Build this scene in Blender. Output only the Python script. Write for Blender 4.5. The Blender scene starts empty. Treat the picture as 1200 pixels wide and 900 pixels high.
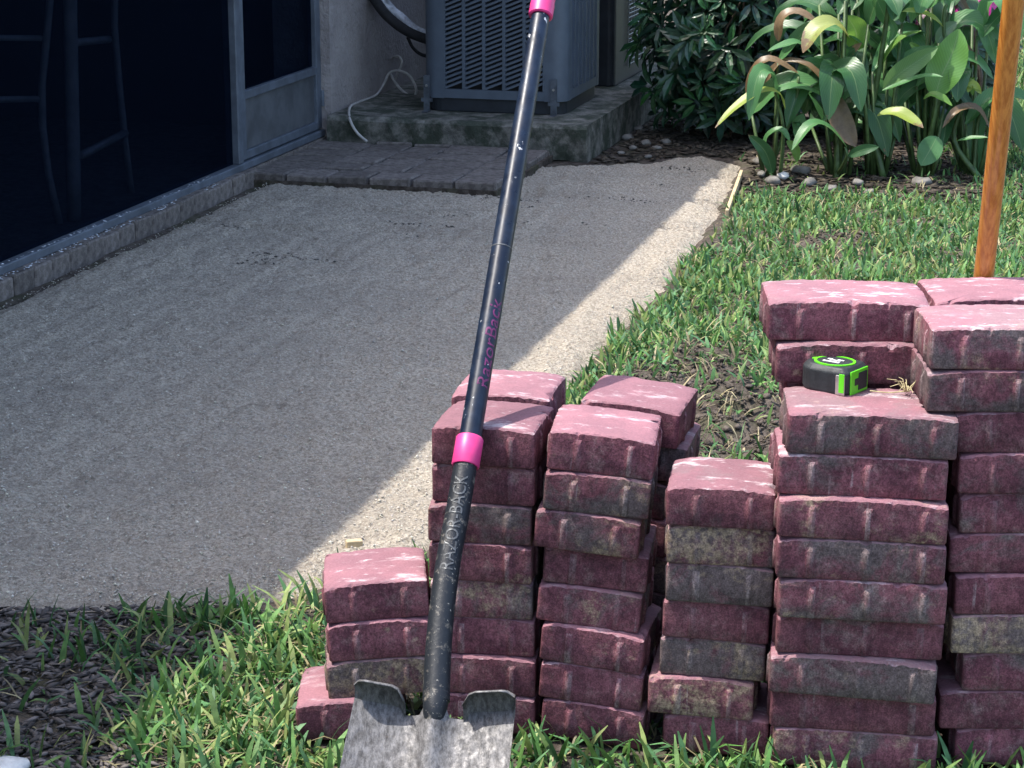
import bpy, bmesh, math, random
import numpy as np
from mathutils import Vector, Matrix, noise
R = math.radians
random.seed(7); rng = np.random.default_rng(7)
scn = bpy.context.scene
COL = scn.collection

# ------------------------------------------------------------------ camera, sky, sun, exposure
CAMH, PITCH, FPX = 1.333, R(15), 2600.0
cam = bpy.data.cameras.new('camera'); camo = bpy.data.objects.new('camera', cam); COL.objects.link(camo)
camo.location = (0, 0, CAMH); camo.rotation_euler = (R(90) - PITCH, 0, 0)
cam.sensor_width = 36; cam.lens = FPX / 1200 * 36; cam.clip_start = 0.05; cam.clip_end = 500
scn.camera = camo
SUN_EL, SUN_BACK = R(66), R(2.5)          # sun high on the house side, a little behind the stacks
world = bpy.data.worlds.new('World'); scn.world = world; world.use_nodes = True
wn = world.node_tree
sky = wn.nodes.new('ShaderNodeTexSky'); sky.sky_type = 'NISHITA'; sky.sun_disc = False
sky.sun_elevation = SUN_EL; sky.sun_rotation = math.atan2(-math.cos(SUN_BACK), math.sin(SUN_BACK))
sky.air_density = 1.0; sky.dust_density = 2.5; sky.ozone_density = 1.0
bg = wn.nodes['Background']; bg.inputs['Strength'].default_value = 0.15
wn.links.new(sky.outputs[0], bg.inputs['Color'])
sl = bpy.data.lights.new('sun', 'SUN'); sl.energy = 2.5; sl.angle = R(0.5); sl.color = (1.0, 0.95, 0.87)
so = bpy.data.objects.new('sun', sl); COL.objects.link(so)
sdir = Vector((math.cos(SUN_BACK) * math.cos(SUN_EL), -math.sin(SUN_BACK) * math.cos(SUN_EL), -math.sin(SUN_EL)))
so.rotation_euler = sdir.to_track_quat('-Z', 'Y').to_euler(); so.location = (-3, 1, 8)
vs = scn.view_settings; vs.view_transform = 'Standard'; vs.look = 'None'; vs.gamma = 1; vs.use_curve_mapping = False
vs.exposure = 1.6
scn.cycles.max_bounces = 8; scn.cycles.transparent_max_bounces = 16

# ------------------------------------------------------------------ helpers
def ray(x, y):
    u = (x - 600) / FPX; v = (y - 450) / FPX
    return u, math.cos(PITCH) - v * math.sin(PITCH), -math.sin(PITCH) - v * math.cos(PITCH)
def g(x, y, z=0.0):                      # measured point on the level z
    d = ray(x, y); t = (z - CAMH) / d[2]
    return Vector((d[0] * t, d[1] * t, z))
def at(x, y, Y):                         # measured point at the distance Y
    d = ray(x, y); t = Y / d[1]
    return Vector((d[0] * t, Y, CAMH + d[2] * t))
ORG = {}
def tag(o, label=None, cat=None, group=None, kind=None):
    if label: o['label'] = label
    if cat: o['category'] = cat
    if group: o['group'] = group
    if kind: o['kind'] = kind
    return o
def empty(name, loc=(0, 0, 0), rz=0):
    o = bpy.data.objects.new(name, None); COL.objects.link(o); o.location = loc; o.rotation_euler = (0, 0, rz)
    o.empty_display_size = .05
    ORG[o.name] = Vector((0, 0, 0)) if rz else Vector(loc)
    return o
def link(name, me, mat=None, parent=None, loc=None):
    o = bpy.data.objects.new(name, me); COL.objects.link(o)
    if mat is not None and not me.materials:
        for m in (mat if isinstance(mat, (list, tuple)) else [mat]): me.materials.append(m)
    if parent is not None: o.parent = parent
    if loc is not None: o.location = loc
    ORG[o.name] = ORG[parent.name] if parent is not None else Vector(loc or (0, 0, 0))
    return o
def obj(name, verts, faces, mat, parent=None, smooth=False, loc=None):
    """world-space verts -> one mesh object (local to its parent's / its own origin)"""
    org = ORG[parent.name] if parent is not None else Vector(loc or (0, 0, 0))
    me = bpy.data.meshes.new(name)
    me.from_pydata([tuple(Vector(v) - org) for v in verts], [], faces)
    if smooth: me.polygons.foreach_set('use_smooth', [True] * len(me.polygons))
    me.update()
    return link(name, me, mat, parent, loc if parent is None else None)
def npmesh(name, V, F, mat=None, smooth=False, tint=None):
    me = bpy.data.meshes.new(name); V = np.asarray(V, dtype=np.float32); F = np.asarray(F, dtype=np.int32)
    n, k = F.shape
    me.vertices.add(len(V)); me.vertices.foreach_set('co', V.ravel())
    me.loops.add(n * k); me.loops.foreach_set('vertex_index', F.ravel())
    me.polygons.add(n); me.polygons.foreach_set('loop_start', np.arange(0, n * k, k, dtype=np.int32))
    me.polygons.foreach_set('loop_total', np.full(n, k, dtype=np.int32))
    if smooth: me.polygons.foreach_set('use_smooth', np.ones(n, dtype=bool))
    if tint is not None:
        a = me.attributes.new('tint', 'FLOAT_COLOR', 'POINT'); a.data.foreach_set('color', np.asarray(tint, np.float32).ravel())
    me.update(calc_edges=True)
    if mat: me.materials.append(mat)
    return me
class MB:                                # collects simple solids into one mesh
    def __init__(s): s.v = []; s.f = []
    def add(s, vs, fs):
        o = len(s.v); s.v += [Vector(v) for v in vs]; s.f += [tuple(i + o for i in f) for f in fs]; return s
    def box(s, x0, x1, y0, y1, z0, z1):
        return s.add([(x0, y0, z0), (x1, y0, z0), (x1, y1, z0), (x0, y1, z0), (x0, y0, z1), (x1, y0, z1), (x1, y1, z1), (x0, y1, z1)],
                     [(0, 3, 2, 1), (4, 5, 6, 7), (0, 1, 5, 4), (1, 2, 6, 5), (2, 3, 7, 6), (3, 0, 4, 7)])
    def tube(s, pts, rad, n=10, caps=True):
        pts = [Vector(p) for p in pts]; m = len(pts)
        rad = rad if isinstance(rad, (list, tuple)) else [rad] * m
        vs = []; up = Vector((.13, .29, .95)).normalized()
        t0 = (pts[1] - pts[0]).normalized()
        if abs(t0.dot(up)) > .95: up = Vector((0, 1, 0))
        a = t0.cross(up).normalized()
        for i in range(m):
            t = (pts[min(i + 1, m - 1)] - pts[max(i - 1, 0)]).normalized()
            a = (a - t * a.dot(t)).normalized(); b = t.cross(a)
            for k in range(n):
                w = 2 * math.pi * k / n; vs.append(pts[i] + (a * math.cos(w) + b * math.sin(w)) * rad[i])
        fs = [(i * n + k, i * n + (k + 1) % n, (i + 1) * n + (k + 1) % n, (i + 1) * n + k) for i in range(m - 1) for k in range(n)]
        if caps: fs += [tuple(range(n - 1, -1, -1)), tuple((m - 1) * n + k for k in range(n))]
        return s.add(vs, fs)
    def prism(s, prof, z0, z1, bev=0.0):  # profile in xy, extruded in z, bevelled rims
        n = len(prof); c = Vector((sum(p[0] for p in prof) / n, sum(p[1] for p in prof) / n, 0))
        rings = [(z0, 1 if bev else 0), (z0 + bev, 0), (z1 - bev, 0), (z1, 1)] if bev else [(z0, 0), (z1, 0)]
        vs = []
        for z, k in rings:
            for p in prof:
                q = Vector((p[0], p[1], 0)); d = (c - q); L = d.length
                q = q + d * (bev * k / L if L else 0); vs.append((q.x, q.y, z))
        m = len(rings)
        fs = [(i * n + k, i * n + (k + 1) % n, (i + 1) * n + (k + 1) % n, (i + 1) * n + k) for i in range(m - 1) for k in range(n)]
        fs += [tuple(range(n - 1, -1, -1)), tuple((m - 1) * n + k for k in range(n))]
        return s.add(vs, fs)
    def xf(s, M): s.v = [M @ v for v in s.v]; return s
    def build(s, name, mat, parent=None, smooth=False, loc=None): return obj(name, s.v, s.f, mat, parent, smooth, loc)
def bevel(o, w=.004, seg=2, ang=35):
    m = o.modifiers.new('b', 'BEVEL'); m.width = w; m.segments = seg; m.limit_method = 'ANGLE'; m.angle_limit = R(ang); m.harden_normals = False
    return o
def autosmooth(o, ang=40):
    me = o.data; bm = bmesh.new(); bm.from_mesh(me)
    for f in bm.faces: f.smooth = True
    for e in bm.edges: e.smooth = not (len(e.link_faces) == 2 and e.calc_face_angle(0) > R(ang))
    bm.to_mesh(me); bm.free(); return o
def vnoise(x, y, seed=0):                # cheap value noise on arrays
    xi = np.floor(x).astype(np.int64); yi = np.floor(y).astype(np.int64); fx = x - xi; fy = y - yi
    fx = fx * fx * (3 - 2 * fx); fy = fy * fy * (3 - 2 * fy)
    def h(a, b):
        n = (a * 374761393 + b * 668265263 + seed * 974634777) & 0x7fffffff
        n = ((n ^ (n >> 13)) * 1274126177) & 0x7fffffff
        return ((n ^ (n >> 16)) & 0xffff) / 65535.0
    return (h(xi, yi) * (1 - fx) + h(xi + 1, yi) * fx) * (1 - fy) + (h(xi, yi + 1) * (1 - fx) + h(xi + 1, yi + 1) * fx) * fy
def fbm(x, y, sc, oct=3, seed=0):
    r = 0; a = 1; t = 0
    for o in range(oct): r = r + a * (vnoise(x * sc, y * sc, seed + o) - .5); t += a; a *= .5; sc *= 2.03
    return r / t
def sstep(a, b, x): t = np.clip((x - a) / (b - a), 0, 1); return t * t * (3 - 2 * t)

# ------------------------------------------------------------------ materials
class NT:
    def __init__(s, name, rough=.8, spec=.3):
        s.m = bpy.data.materials.new(name); s.m.use_nodes = True; s.t = s.m.node_tree; s.n = s.t.nodes
        s.b = s.n['Principled BSDF']; s.b.inputs['Roughness'].default_value = rough; s.b.inputs['Specular IOR Level'].default_value = spec
        s.tc = s.n.new('ShaderNodeTexCoord'); s.co = s.tc.outputs['Object']
    def L(s, a, b): s.t.links.new(a, b)
    def val(s, v, sock):
        if hasattr(v, 'is_linked') or isinstance(v, bpy.types.NodeSocket): s.L(v, sock)
        elif isinstance(v, (tuple, list)) and len(v) == 3 and len(sock.default_value) == 4: sock.default_value = (*v, 1)
        else: sock.default_value = v
    def noise(s, scale, det=4, rough=.6, co=None, map=None, dist=0):
        n = s.n.new('ShaderNodeTexNoise'); n.inputs['Scale'].default_value = scale; n.inputs['Detail'].default_value = det
        n.inputs['Roughness'].default_value = rough; n.inputs['Distortion'].default_value = dist
        c = co or s.co
        if map: mp = s.n.new('ShaderNodeMapping'); mp.inputs['Scale'].default_value = map; s.L(c, mp.inputs['Vector']); c = mp.outputs[0]
        s.L(c, n.inputs['Vector']); return n.outputs['Fac']
    def voro(s, scale, co=None, feature='F1'):
        n = s.n.new('ShaderNodeTexVoronoi'); n.inputs['Scale'].default_value = scale; n.feature = feature; s.L(co or s.co, n.inputs['Vector']); return n.outputs['Distance']
    def math(s, op, a, b=0.0, c=0.0, clamp=False):
        n = s.n.new('ShaderNodeMath'); n.operation = op; n.use_clamp = clamp; s.val(a, n.inputs[0]); s.val(b, n.inputs[1]); s.val(c, n.inputs[2]); return n.outputs[0]
    def rng(s, v, a, b, c=0.0, d=1.0):
        n = s.n.new('ShaderNodeMapRange'); n.interpolation_type = 'SMOOTHSTEP'; s.val(v, n.inputs[0])
        for i, q in enumerate((a, b, c, d)): s.val(q, n.inputs[i + 1])
        return n.outputs[0]
    def mix(s, f, a, b, mode='MIX'):
        n = s.n.new('ShaderNodeMix'); n.data_type = 'RGBA'; n.blend_type = mode; s.val(f, n.inputs[0]); s.val(a, n.inputs[6]); s.val(b, n.inputs[7]); return n.outputs[2]
    def col(s, c): s.val(c, s.b.inputs['Base Color']); return s
    def bump(s, h, strength=.5, dist=.002):
        n = s.n.new('ShaderNodeBump'); n.inputs['Strength'].default_value = strength; n.inputs['Distance'].default_value = dist
        s.L(h, n.inputs['Height']); s.L(n.outputs[0], s.b.inputs['Normal']); return s
    def attr(s, name): n = s.n.new('ShaderNodeAttribute'); n.attribute_name = name; return n.outputs['Color']
    def objinfo(s): return s.n.new('ShaderNodeObjectInfo')
    def sep(s, c): n = s.n.new('ShaderNodeSeparateColor'); s.L(c, n.inputs[0]); return n.outputs
def plain(name, c, rough=.6, var=.25, scale=30, metal=0, spec=.4, bump=0.0):
    t = NT(name, rough, spec); n = t.noise(scale, 5)
    d = tuple(x * (1 - var) for x in c); l = tuple(min(1, x * (1 + var)) for x in c)
    t.col(t.mix(t.rng(n, .3, .7), d, l)); t.b.inputs['Metallic'].default_value = metal
    if bump: t.bump(t.noise(scale * 6, 4), bump, .002)
    return t.m

def paver_material(name, top, rib=False):
    t = NT(name, .86, .25); oi = t.objinfo(); ch = t.sep(oi.outputs['Color'])
    off = t.n.new('ShaderNodeVectorMath'); off.operation = 'MULTIPLY_ADD'
    rnd = t.n.new('ShaderNodeCombineXYZ'); t.L(oi.outputs['Random'], rnd.inputs[0]); t.L(oi.outputs['Random'], rnd.inputs[1]); t.L(oi.outputs['Random'], rnd.inputs[2])
    t.L(rnd.outputs[0], off.inputs[0]); off.inputs[1].default_value = (37, 53, 71); t.L(t.tc.outputs['Object'], off.inputs[2]); co = off.outputs[0]
    red = t.mix(t.rng(t.noise(14, 5, .65, co), .35, .68), (.105, .036, .050), (.215, .080, .098))
    n1 = t.noise(9, 7, .70, co, dist=.6)
    gm = t.math('ADD', t.math('MULTIPLY', t.math('SUBTRACT', n1, .5), 9.0), t.math('MULTIPLY', t.math('SUBTRACT', ch[0], .5), 3.2), clamp=True)
    c = t.mix(t.math('MULTIPLY', gm, .93), red, t.mix(t.noise(60, 4, .6, co), (.060, .045, .048), (.180, .142, .138)))
    n2 = t.noise(11, 6, .72, co, map=(1, 1, 1.3))
    tm = t.math('ADD', t.math('MULTIPLY', t.math('SUBTRACT', n2, .5), 10.0), t.math('MULTIPLY', t.math('SUBTRACT', ch[1], .5), 3.4), clamp=True)
    tm = t.math('MULTIPLY', tm, t.rng(t.noise(90, 3, .7, co), .36, .62))
    c = t.mix(t.math('MULTIPLY', tm, .85), c, (.34, .25, .17))
    if top:
        w = t.rng(t.noise(17, 6, .68, co, map=(.7, 1.6, 1)), .54, .74); w2 = t.rng(t.noise(60, 5, .65, co, map=(.6, 1.4, 1)), .60, .74)
        w = t.math('MULTIPLY', t.math('ADD', w, t.math('MULTIPLY', w2, .75), clamp=True), t.math('ADD', ch[2], .0))
        c = t.mix(.50, c, (.30, .165, .192))  # faded pink wash, lifted to exaggerate sunlit tops against shaded sides
        c = t.mix(t.math('MULTIPLY', w, .95, clamp=True), c, (.66, .60, .61))
    else:
        st = t.rng(t.noise(9, 3, .6, co, map=(7, 7, .35)), .66, .76)
        st = t.math('MULTIPLY', st, t.rng(t.noise(30, 4, .6, co), .40, .65))
        c = t.mix(t.math('MULTIPLY', st, .55), c, (.50, .46, .46))
        du = t.rng(t.noise(24, 8, .80, co), .50, .74); c = t.mix(t.math('MULTIPLY', du, .38), c, (.40, .32, .29)); dk = t.rng(t.noise(13, 7, .75, co), .52, .72); c = t.mix(t.math('MULTIPLY', dk, .45), c, (.036, .027, .030))
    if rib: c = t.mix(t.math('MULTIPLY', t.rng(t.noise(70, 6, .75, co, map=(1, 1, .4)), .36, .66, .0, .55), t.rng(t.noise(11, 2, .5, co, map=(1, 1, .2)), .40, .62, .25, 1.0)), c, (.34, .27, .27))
    sp = t.math('MULTIPLY', t.rng(t.noise(420, 2, .6, co), .25, .75, .62, 1.28), t.rng(t.noise(130, 7, .82, co, map=(1, 1, .75)), .36, .64, .66, 1.28))
    c = t.mix(1.0, c, t.n.new('ShaderNodeCombineColor').outputs[0], 'MULTIPLY') if False else c
    if top: sp = t.rng(t.noise(300, 5, .7, co), .25, .75, .84, 1.14)
    sp = t.math('MULTIPLY', sp, t.math('MULTIPLY_ADD', oi.outputs['Random'], .36, .84))
    hs = t.n.new('ShaderNodeHueSaturation'); t.L(c, hs.inputs['Color']); t.L(sp, hs.inputs['Value']); hs.inputs['Saturation'].default_value = 1.0
    t.col(hs.outputs[0])
    h = t.math('ADD', t.math('MULTIPLY', t.noise(260, 4, .7, co), .7), t.math('MULTIPLY', t.noise(40, 4, .6, co), .8))
    t.bump(h, .55, .0022)
    return t.m
M = {}
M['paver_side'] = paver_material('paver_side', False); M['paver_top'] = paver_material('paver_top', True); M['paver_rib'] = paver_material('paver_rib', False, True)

t = NT('sand', .95, .15)                                            # limestone screenings
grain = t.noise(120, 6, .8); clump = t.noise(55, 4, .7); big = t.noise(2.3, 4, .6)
c = t.mix(t.rng(grain, .33, .67), (.25, .21, .163), (.68, .60, .49))  # grain tones, contrast widened to stand in for shade in the pits
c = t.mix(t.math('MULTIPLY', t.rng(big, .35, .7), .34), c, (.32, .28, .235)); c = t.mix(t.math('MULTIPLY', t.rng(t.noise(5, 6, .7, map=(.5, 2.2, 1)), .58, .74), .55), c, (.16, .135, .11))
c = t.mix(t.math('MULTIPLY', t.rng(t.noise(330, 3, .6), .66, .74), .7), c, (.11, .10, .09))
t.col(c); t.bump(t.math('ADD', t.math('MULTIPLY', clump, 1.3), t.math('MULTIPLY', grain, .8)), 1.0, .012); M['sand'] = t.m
t = NT('sand_grain', .95, .2); oi = t.attr('tint'); t.col(oi); M['grain'] = t.m
t = NT('soil', .97, .1)
c = t.mix(t.rng(t.noise(35, 5, .7), .3, .7), (.045, .036, .030), (.13, .108, .092)); c = t.mix(t.math('MULTIPLY', t.rng(t.noise(9, 4), .45, .7), .5), c, (.055, .065, .03))
t.col(c); t.bump(t.noise(130, 5, .7), .9, .008); M['soil'] = t.m
t = NT('clod', .97, .1); t.col(t.mix(t.rng(t.noise(50, 5, .7), .3, .7), (.045, .037, .031), (.15, .125, .107))); t.bump(t.noise(220, 4), .8, .004); M['clod'] = t.m
def leafy(name, tintattr=True, trans=.35, rough=.42, gloss=.5):
    t = NT(name, rough, gloss)
    c = t.attr('tint') if tintattr else t.objinfo().outputs['Color']
    n = t.noise(60, 3); c2 = t.n.new('ShaderNodeHueSaturation'); t.L(c, c2.inputs['Color']); t.L(t.rng(n, .3, .7, .75, 1.25), c2.inputs['Value'])
    t.col(c2.outputs[0])
    tr = t.n.new('ShaderNodeBsdfTranslucent'); mx = t.n.new('ShaderNodeMixShader'); mx.inputs[0].default_value = trans
    h3 = t.n.new('ShaderNodeHueSaturation'); t.L(c2.outputs[0], h3.inputs['Color']); h3.inputs['Hue'].default_value = .49; h3.inputs['Value'].default_value = 1.4; t.L(h3.outputs[0], tr.inputs['Color'])
    out = t.n['Material Output']; t.L(t.b.outputs[0], mx.inputs[1]); t.L(tr.outputs[0], mx.inputs[2]); t.L(mx.outputs[0], out.inputs['Surface'])
    return t.m
M['grass'] = leafy('grass_blade', True, .24, .55, .3)
def broad_leaf(name):                                               # colour per leaf, veins, browned tip patches
    t = NT(name, .38, .5); oi = t.objinfo(); c = oi.outputs['Color']
    uv = t.n.new('ShaderNodeUVMap'); sx = t.n.new('ShaderNodeSeparateXYZ'); t.L(uv.outputs[0], sx.inputs[0])
    v = t.n.new('ShaderNodeTexWave'); v.wave_type = 'BANDS'; v.bands_direction = 'X'; v.inputs['Scale'].default_value = 6; v.inputs['Distortion'].default_value = .6
    mp = t.n.new('ShaderNodeCombineXYZ'); au = t.math('ABSOLUTE', t.math('SUBTRACT', sx.outputs[0], .5))
    t.L(t.math('SUBTRACT', sx.outputs[1], t.math('MULTIPLY', au, .5)), mp.inputs[0]); t.L(mp.outputs[0], v.inputs['Vector'])
    h = t.n.new('ShaderNodeHueSaturation'); t.L(c, h.inputs['Color']); t.L(t.rng(v.outputs['Fac'], 0, 1, .93, 1.06), h.inputs['Value'])
    c1 = t.mix(t.rng(au, .0, .03, .75, 0), h.outputs[0], t.mix(.5, c, (.35, .45, .2)))
    al = t.math('SUBTRACT', 1.0, oi.outputs['Alpha'])               # alpha < 1: how far the leaf has browned from its tip
    br = t.rng(t.math('ADD', sx.outputs[1], t.math('MULTIPLY', t.math('SUBTRACT', t.noise(38, 5, .7), .5), .9)), t.math('SUBTRACT', 1.02, al), t.math('SUBTRACT', 1.12, al))
    c2 = t.mix(br, c1, t.mix(t.noise(45, 4), (.10, .06, .03), (.33, .23, .13)))
    t.col(c2); t.bump(v.outputs['Fac'], .15, .002)
    tr = t.n.new('ShaderNodeBsdfTranslucent'); mx = t.n.new('ShaderNodeMixShader'); mx.inputs[0].default_value = .34
    h3 = t.n.new('ShaderNodeHueSaturation'); t.L(c2, h3.inputs['Color']); h3.inputs['Value'].default_value = 1.4; h3.inputs['Hue'].default_value = .49; t.L(h3.outputs[0], tr.inputs['Color'])
    t.L(t.b.outputs[0], mx.inputs[1]); t.L(tr.outputs[0], mx.inputs[2]); t.L(mx.outputs[0], t.n['Material Output'].inputs['Surface'])
    return t.m
M['leaf'] = broad_leaf('broad_leaf'); M['shrub'] = leafy('shrub_leaf', True, .25, .35, .6); 
M['stem'] = plain('green_stem', (.055, .095, .03), .5, .4, 25); M['twig'] = plain('twig', (.10, .075, .055), .85, .4, 60, bump=.4)
M['bark'] = plain('mulch_chip', (.075, .058, .050), .95, .5, 70, bump=.6)
t = NT('stucco', .9, .2); c = t.mix(t.rng(t.noise(6, 4), .3, .7), (.29, .26, .25), (.38, .345, .33)); t.col(c)
t.bump(t.math('ADD', t.noise(70, 4, .65, map=(1, 1, .7)), t.math('MULTIPLY', t.noise(25, 3), .6)), 1.0, .012); M['stucco'] = t.m
t = NT('pad_concrete', .93, .2); c = t.mix(t.rng(t.noise(25, 6, .7), .3, .7), (.10, .097, .085), (.26, .245, .215))
c = t.mix(t.math('MULTIPLY', t.rng(t.noise(9, 5, .7), .38, .60), .85), c, (.030, .042, .028)); t.col(c); t.bump(t.noise(120, 5, .7), .8, .006); M['pad'] = t.m
t = NT('old_paver', .93, .2); oi = t.objinfo(); ch = t.sep(oi.outputs['Color'])
c = t.mix(t.rng(t.noise(40, 5, .7), .3, .7), (.095, .082, .075), (.225, .198, .18)); h = t.n.new('ShaderNodeHueSaturation'); t.L(c, h.inputs['Color']); t.L(ch[0], h.inputs['Value'])
c = t.mix(t.math('MULTIPLY', t.rng(t.noise(8, 5, .7), .55, .75), .6), h.outputs[0], (.06, .062, .045)); t.col(c); t.bump(t.noise(180, 4, .7), .7, .004); M['oldpaver'] = t.m
M['alu'] = plain('grey_aluminium', (.115, .135, .165), .5, .25, 12, .3)
M['kick'] = plain('door_kick_plate', (.10, .108, .118), .55, .25, 9, .2)
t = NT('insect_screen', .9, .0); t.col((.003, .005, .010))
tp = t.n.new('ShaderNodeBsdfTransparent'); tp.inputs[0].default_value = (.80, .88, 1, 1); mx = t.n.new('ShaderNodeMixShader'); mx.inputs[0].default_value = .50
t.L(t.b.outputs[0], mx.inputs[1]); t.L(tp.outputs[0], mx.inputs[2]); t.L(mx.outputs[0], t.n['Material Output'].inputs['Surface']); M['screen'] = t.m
M['white'] = plain('white_paint', (.70, .70, .68), .6, .1, 8)
M['roof'] = plain('roof_shingle', (.16, .14, .13), .9, .3, 20)
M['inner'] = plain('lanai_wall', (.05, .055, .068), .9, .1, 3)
M['stool'] = plain('stool_frame', (.34, .31, .29), .5, .2, 20)
M['ac'] = plain('condenser_paint', (.098, .120, .150), .48, .10, 14, .1); M['acdark'] = plain('condenser_base', (.022, .026, .032), .5, .2, 20)
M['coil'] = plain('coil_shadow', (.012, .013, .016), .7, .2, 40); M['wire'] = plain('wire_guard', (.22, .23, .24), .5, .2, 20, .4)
M['foam'] = plain('pipe_insulation', (.018, .018, .02), .75, .3, 40); M['cable'] = plain('pale_cable', (.42, .40, .37), .6, .15, 30)
M['conduit'] = plain('conduit', (.40, .37, .33), .6, .15, 12); M['silver'] = plain('foil_wrap', (.42, .43, .45), .45, .5, 30, .3, bump=.5)
M['bracket'] = plain('bracket', (.10, .115, .135), .5, .3, 30, .4)
def steel():
    t = NT('worn_steel', .42, .5); t.b.inputs['Metallic'].default_value = .35
    c = t.mix(t.rng(t.noise(150, 8, .8, map=(1, .4, .4)), .34, .66), (.045, .043, .044), (.185, .18, .182)); c = t.mix(t.math('MULTIPLY', t.rng(t.noise(22, 6, .75), .5, .68), .6), c, (.05, .046, .044))
    c = t.mix(t.rng(t.noise(18, 5, .7), .60, .74), c, (.10, .075, .06)); t.col(c)
    t.L(t.rng(t.noise(90, 4), .3, .7, .45, .8), t.b.inputs['Roughness']); t.bump(t.noise(240, 4), .35, .0015); return t.m
M['steel'] = steel()
t = NT('socket_black', .5, .3); c = t.mix(t.rng(t.noise(70, 5, .72), .55, .70), (.012, .015, .020), (.16, .145, .125)); c = t.mix(t.math('MULTIPLY', t.rng(t.noise(260, 3), .66, .72), .8), c, (.42, .40, .36)); t.col(c); t.bump(t.noise(140, 4), .4, .0015); M['socket'] = t.m
t = NT('handle_black', .30, .35); c = t.mix(t.rng(t.noise(30, 4), .4, .7), (.006, .011, .024), (.012, .022, .044))
c = t.mix(t.rng(t.noise(75, 5, .68, map=(1, 1, .45)), .655, .68), c, (.62, .64, .66)); t.col(c); t.L(t.rng(t.noise(50, 4), .3, .7, .26, .46), t.b.inputs['Roughness']); M['handle'] = t.m
M['pink'] = plain('pink_plastic', (.62, .045, .20), .42, .12, 30); M['purple'] = plain('purple_print', (.12, .018, .085), .5, .25, 80)
M['emboss'] = plain('rubbed_letters', (.085, .09, .095), .45, .4, 200, .3)
t = NT('varnished_wood', .22, .5); c = t.mix(t.rng(t.noise(12, 5, .65, map=(14, 14, .6)), .3, .7), (.34, .115, .018), (.58, .25, .05)); c = t.mix(t.math('MULTIPLY', t.rng(t.noise(7, 4, map=(2, 2, .8)), .55, .72), .35), c, (.14, .06, .02)); t.col(c); t.b.inputs['Coat Weight'].default_value = .5; t.bump(t.noise(30, 4, map=(14, 14, .6)), .15, .001); M['wood'] = t.m
M['rawwood'] = plain('raw_stake', (.46, .36, .22), .85, .2, 40, bump=.3)
M['rubber'] = plain('black_rubber', (.020, .024, .027), .55, .25, 90, bump=.2); M['lime'] = plain('lime_plastic', (.12, .60, .02), .38, .06, 30); M['label'] = plain('label_black', (.03, .035, .04), .4, .1, 30)
M['lwhite'] = plain('label_white', (.72, .72, .72), .45, .05, 30); M['chrome'] = plain('hook_metal', (.55, .55, .52), .3, .15, 60, .8)
M['straw'] = plain('dry_straw', (.42, .36, .20), .8, .3, 40); M['stone'] = plain('pale_stone', (.55, .54, .51), .85, .25, 35, bump=.6); M['pebble'] = plain('grey_pebble', (.15, .14, .125), .9, .45, 12, bump=.5)

# ------------------------------------------------------------------ ground, sand bed, soil
HA = R(15); HC, HS = math.cos(HA), math.sin(HA)                     # the house stands turned 15 degrees
def hw(b, a, z=0): return Vector((HC * b + HS * a, -HS * b + HC * a, z))   # house frame -> world
BR = -2.86                                                          # outer face of the paver edging (house frame)
SAND = [tuple(hw(BR, 2.3)[:2]), (-1.6, 3.40), (-1.2, 3.47), (-.86, 3.506), (-.574, 3.506), (-.393, 3.558), (-.328, 3.617), (-.23, 3.70), (-.12, 3.86), (-.06, 4.03), (.04, 4.56), (.181, 5.052),
        (.267, 5.387), (.374, 5.746), (.485, 6.175), (.622, 6.764), (.723, 7.276), (.831, 7.867), (.885, 8.15), (.803, 8.30), (.647, 8.36), (.509, 8.22), (.316, 8.16), (.14, 8.19), tuple(hw(-1.99, 7.9)[:2]), tuple(hw(BR, 7.9)[:2])]
def poly_sd(x, y, P):                    # signed distance, inside positive
    d = np.full(x.shape, 1e9); ins = np.zeros(x.shape, bool); n = len(P)
    for i in range(n):
        ax, ay = P[i]; bx, by = P[(i + 1) % n]; ex, ey = bx - ax, by - ay
        t = np.clip(((x - ax) * ex + (y - ay) * ey) / (ex * ex + ey * ey), 0, 1)
        d = np.minimum(d, np.hypot(x - ax - t * ex, y - ay - t * ey))
        c = ((ay > y) != (by > y)) & (x < ex * (y - ay) / (ey if ey else 1e-9) + ax); ins ^= c
    return np.where(ins, d, -d)
def dirt_mask(x, y):
    m = np.exp(-(((x - .42) / .22) ** 2 + ((y - 4.85) / .55) ** 2) ** 2)
    m2 = .8 * np.exp(-(((x - 1.02) / .16) ** 2 + ((y - 6.75) / .12) ** 2)) + .7 * np.exp(-(((x - .62) / .3) ** 2 + ((y - 4.35) / .3) ** 2))
    return np.clip(m + m2, 0, 1)
def ground_z(x, y):
    sd = poly_sd(x, y, SAND); z = -.012 + .016 * fbm(x, y, 5, 3, 3)
    dm = dirt_mask(x, y); z = z + dm * (.020 + .085 * fbm(x, y, 17, 4, 9))
    fade = sstep(0, .8, np.minimum(np.minimum(x + 2.6, 3.2 - x), np.minimum(y - 1.9, 13.5 - y)))
    return (z + .012) * fade - .012 - .09 * sstep(.02, .12, sd)
def grid(x0, x1, y0, y1, st):
    xs = np.arange(x0, x1 + st / 2, st); ys = np.arange(y0, y1 + st / 2, st); X, Y = np.meshgrid(xs, ys); nx, ny = len(xs), len(ys)
    i = np.arange(ny - 1)[:, None] * nx + np.arange(nx - 1)[None, :]
    return X.ravel(), Y.ravel(), np.stack([i, i + 1, i + nx + 1, i + nx], -1).reshape(-1, 4), nx, ny
X, Y, F, nx, ny = grid(-2.6, 3.2, 1.9, 13.5, .025)
V = np.stack([X, Y, ground_z(X, Y)], 1); nb = len(V); far = 130.0
V = np.vstack([V, [(-far, -far, -.012), (far, -far, -.012), (far, far, -.012), (-far, far, -.012)]])
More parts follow.
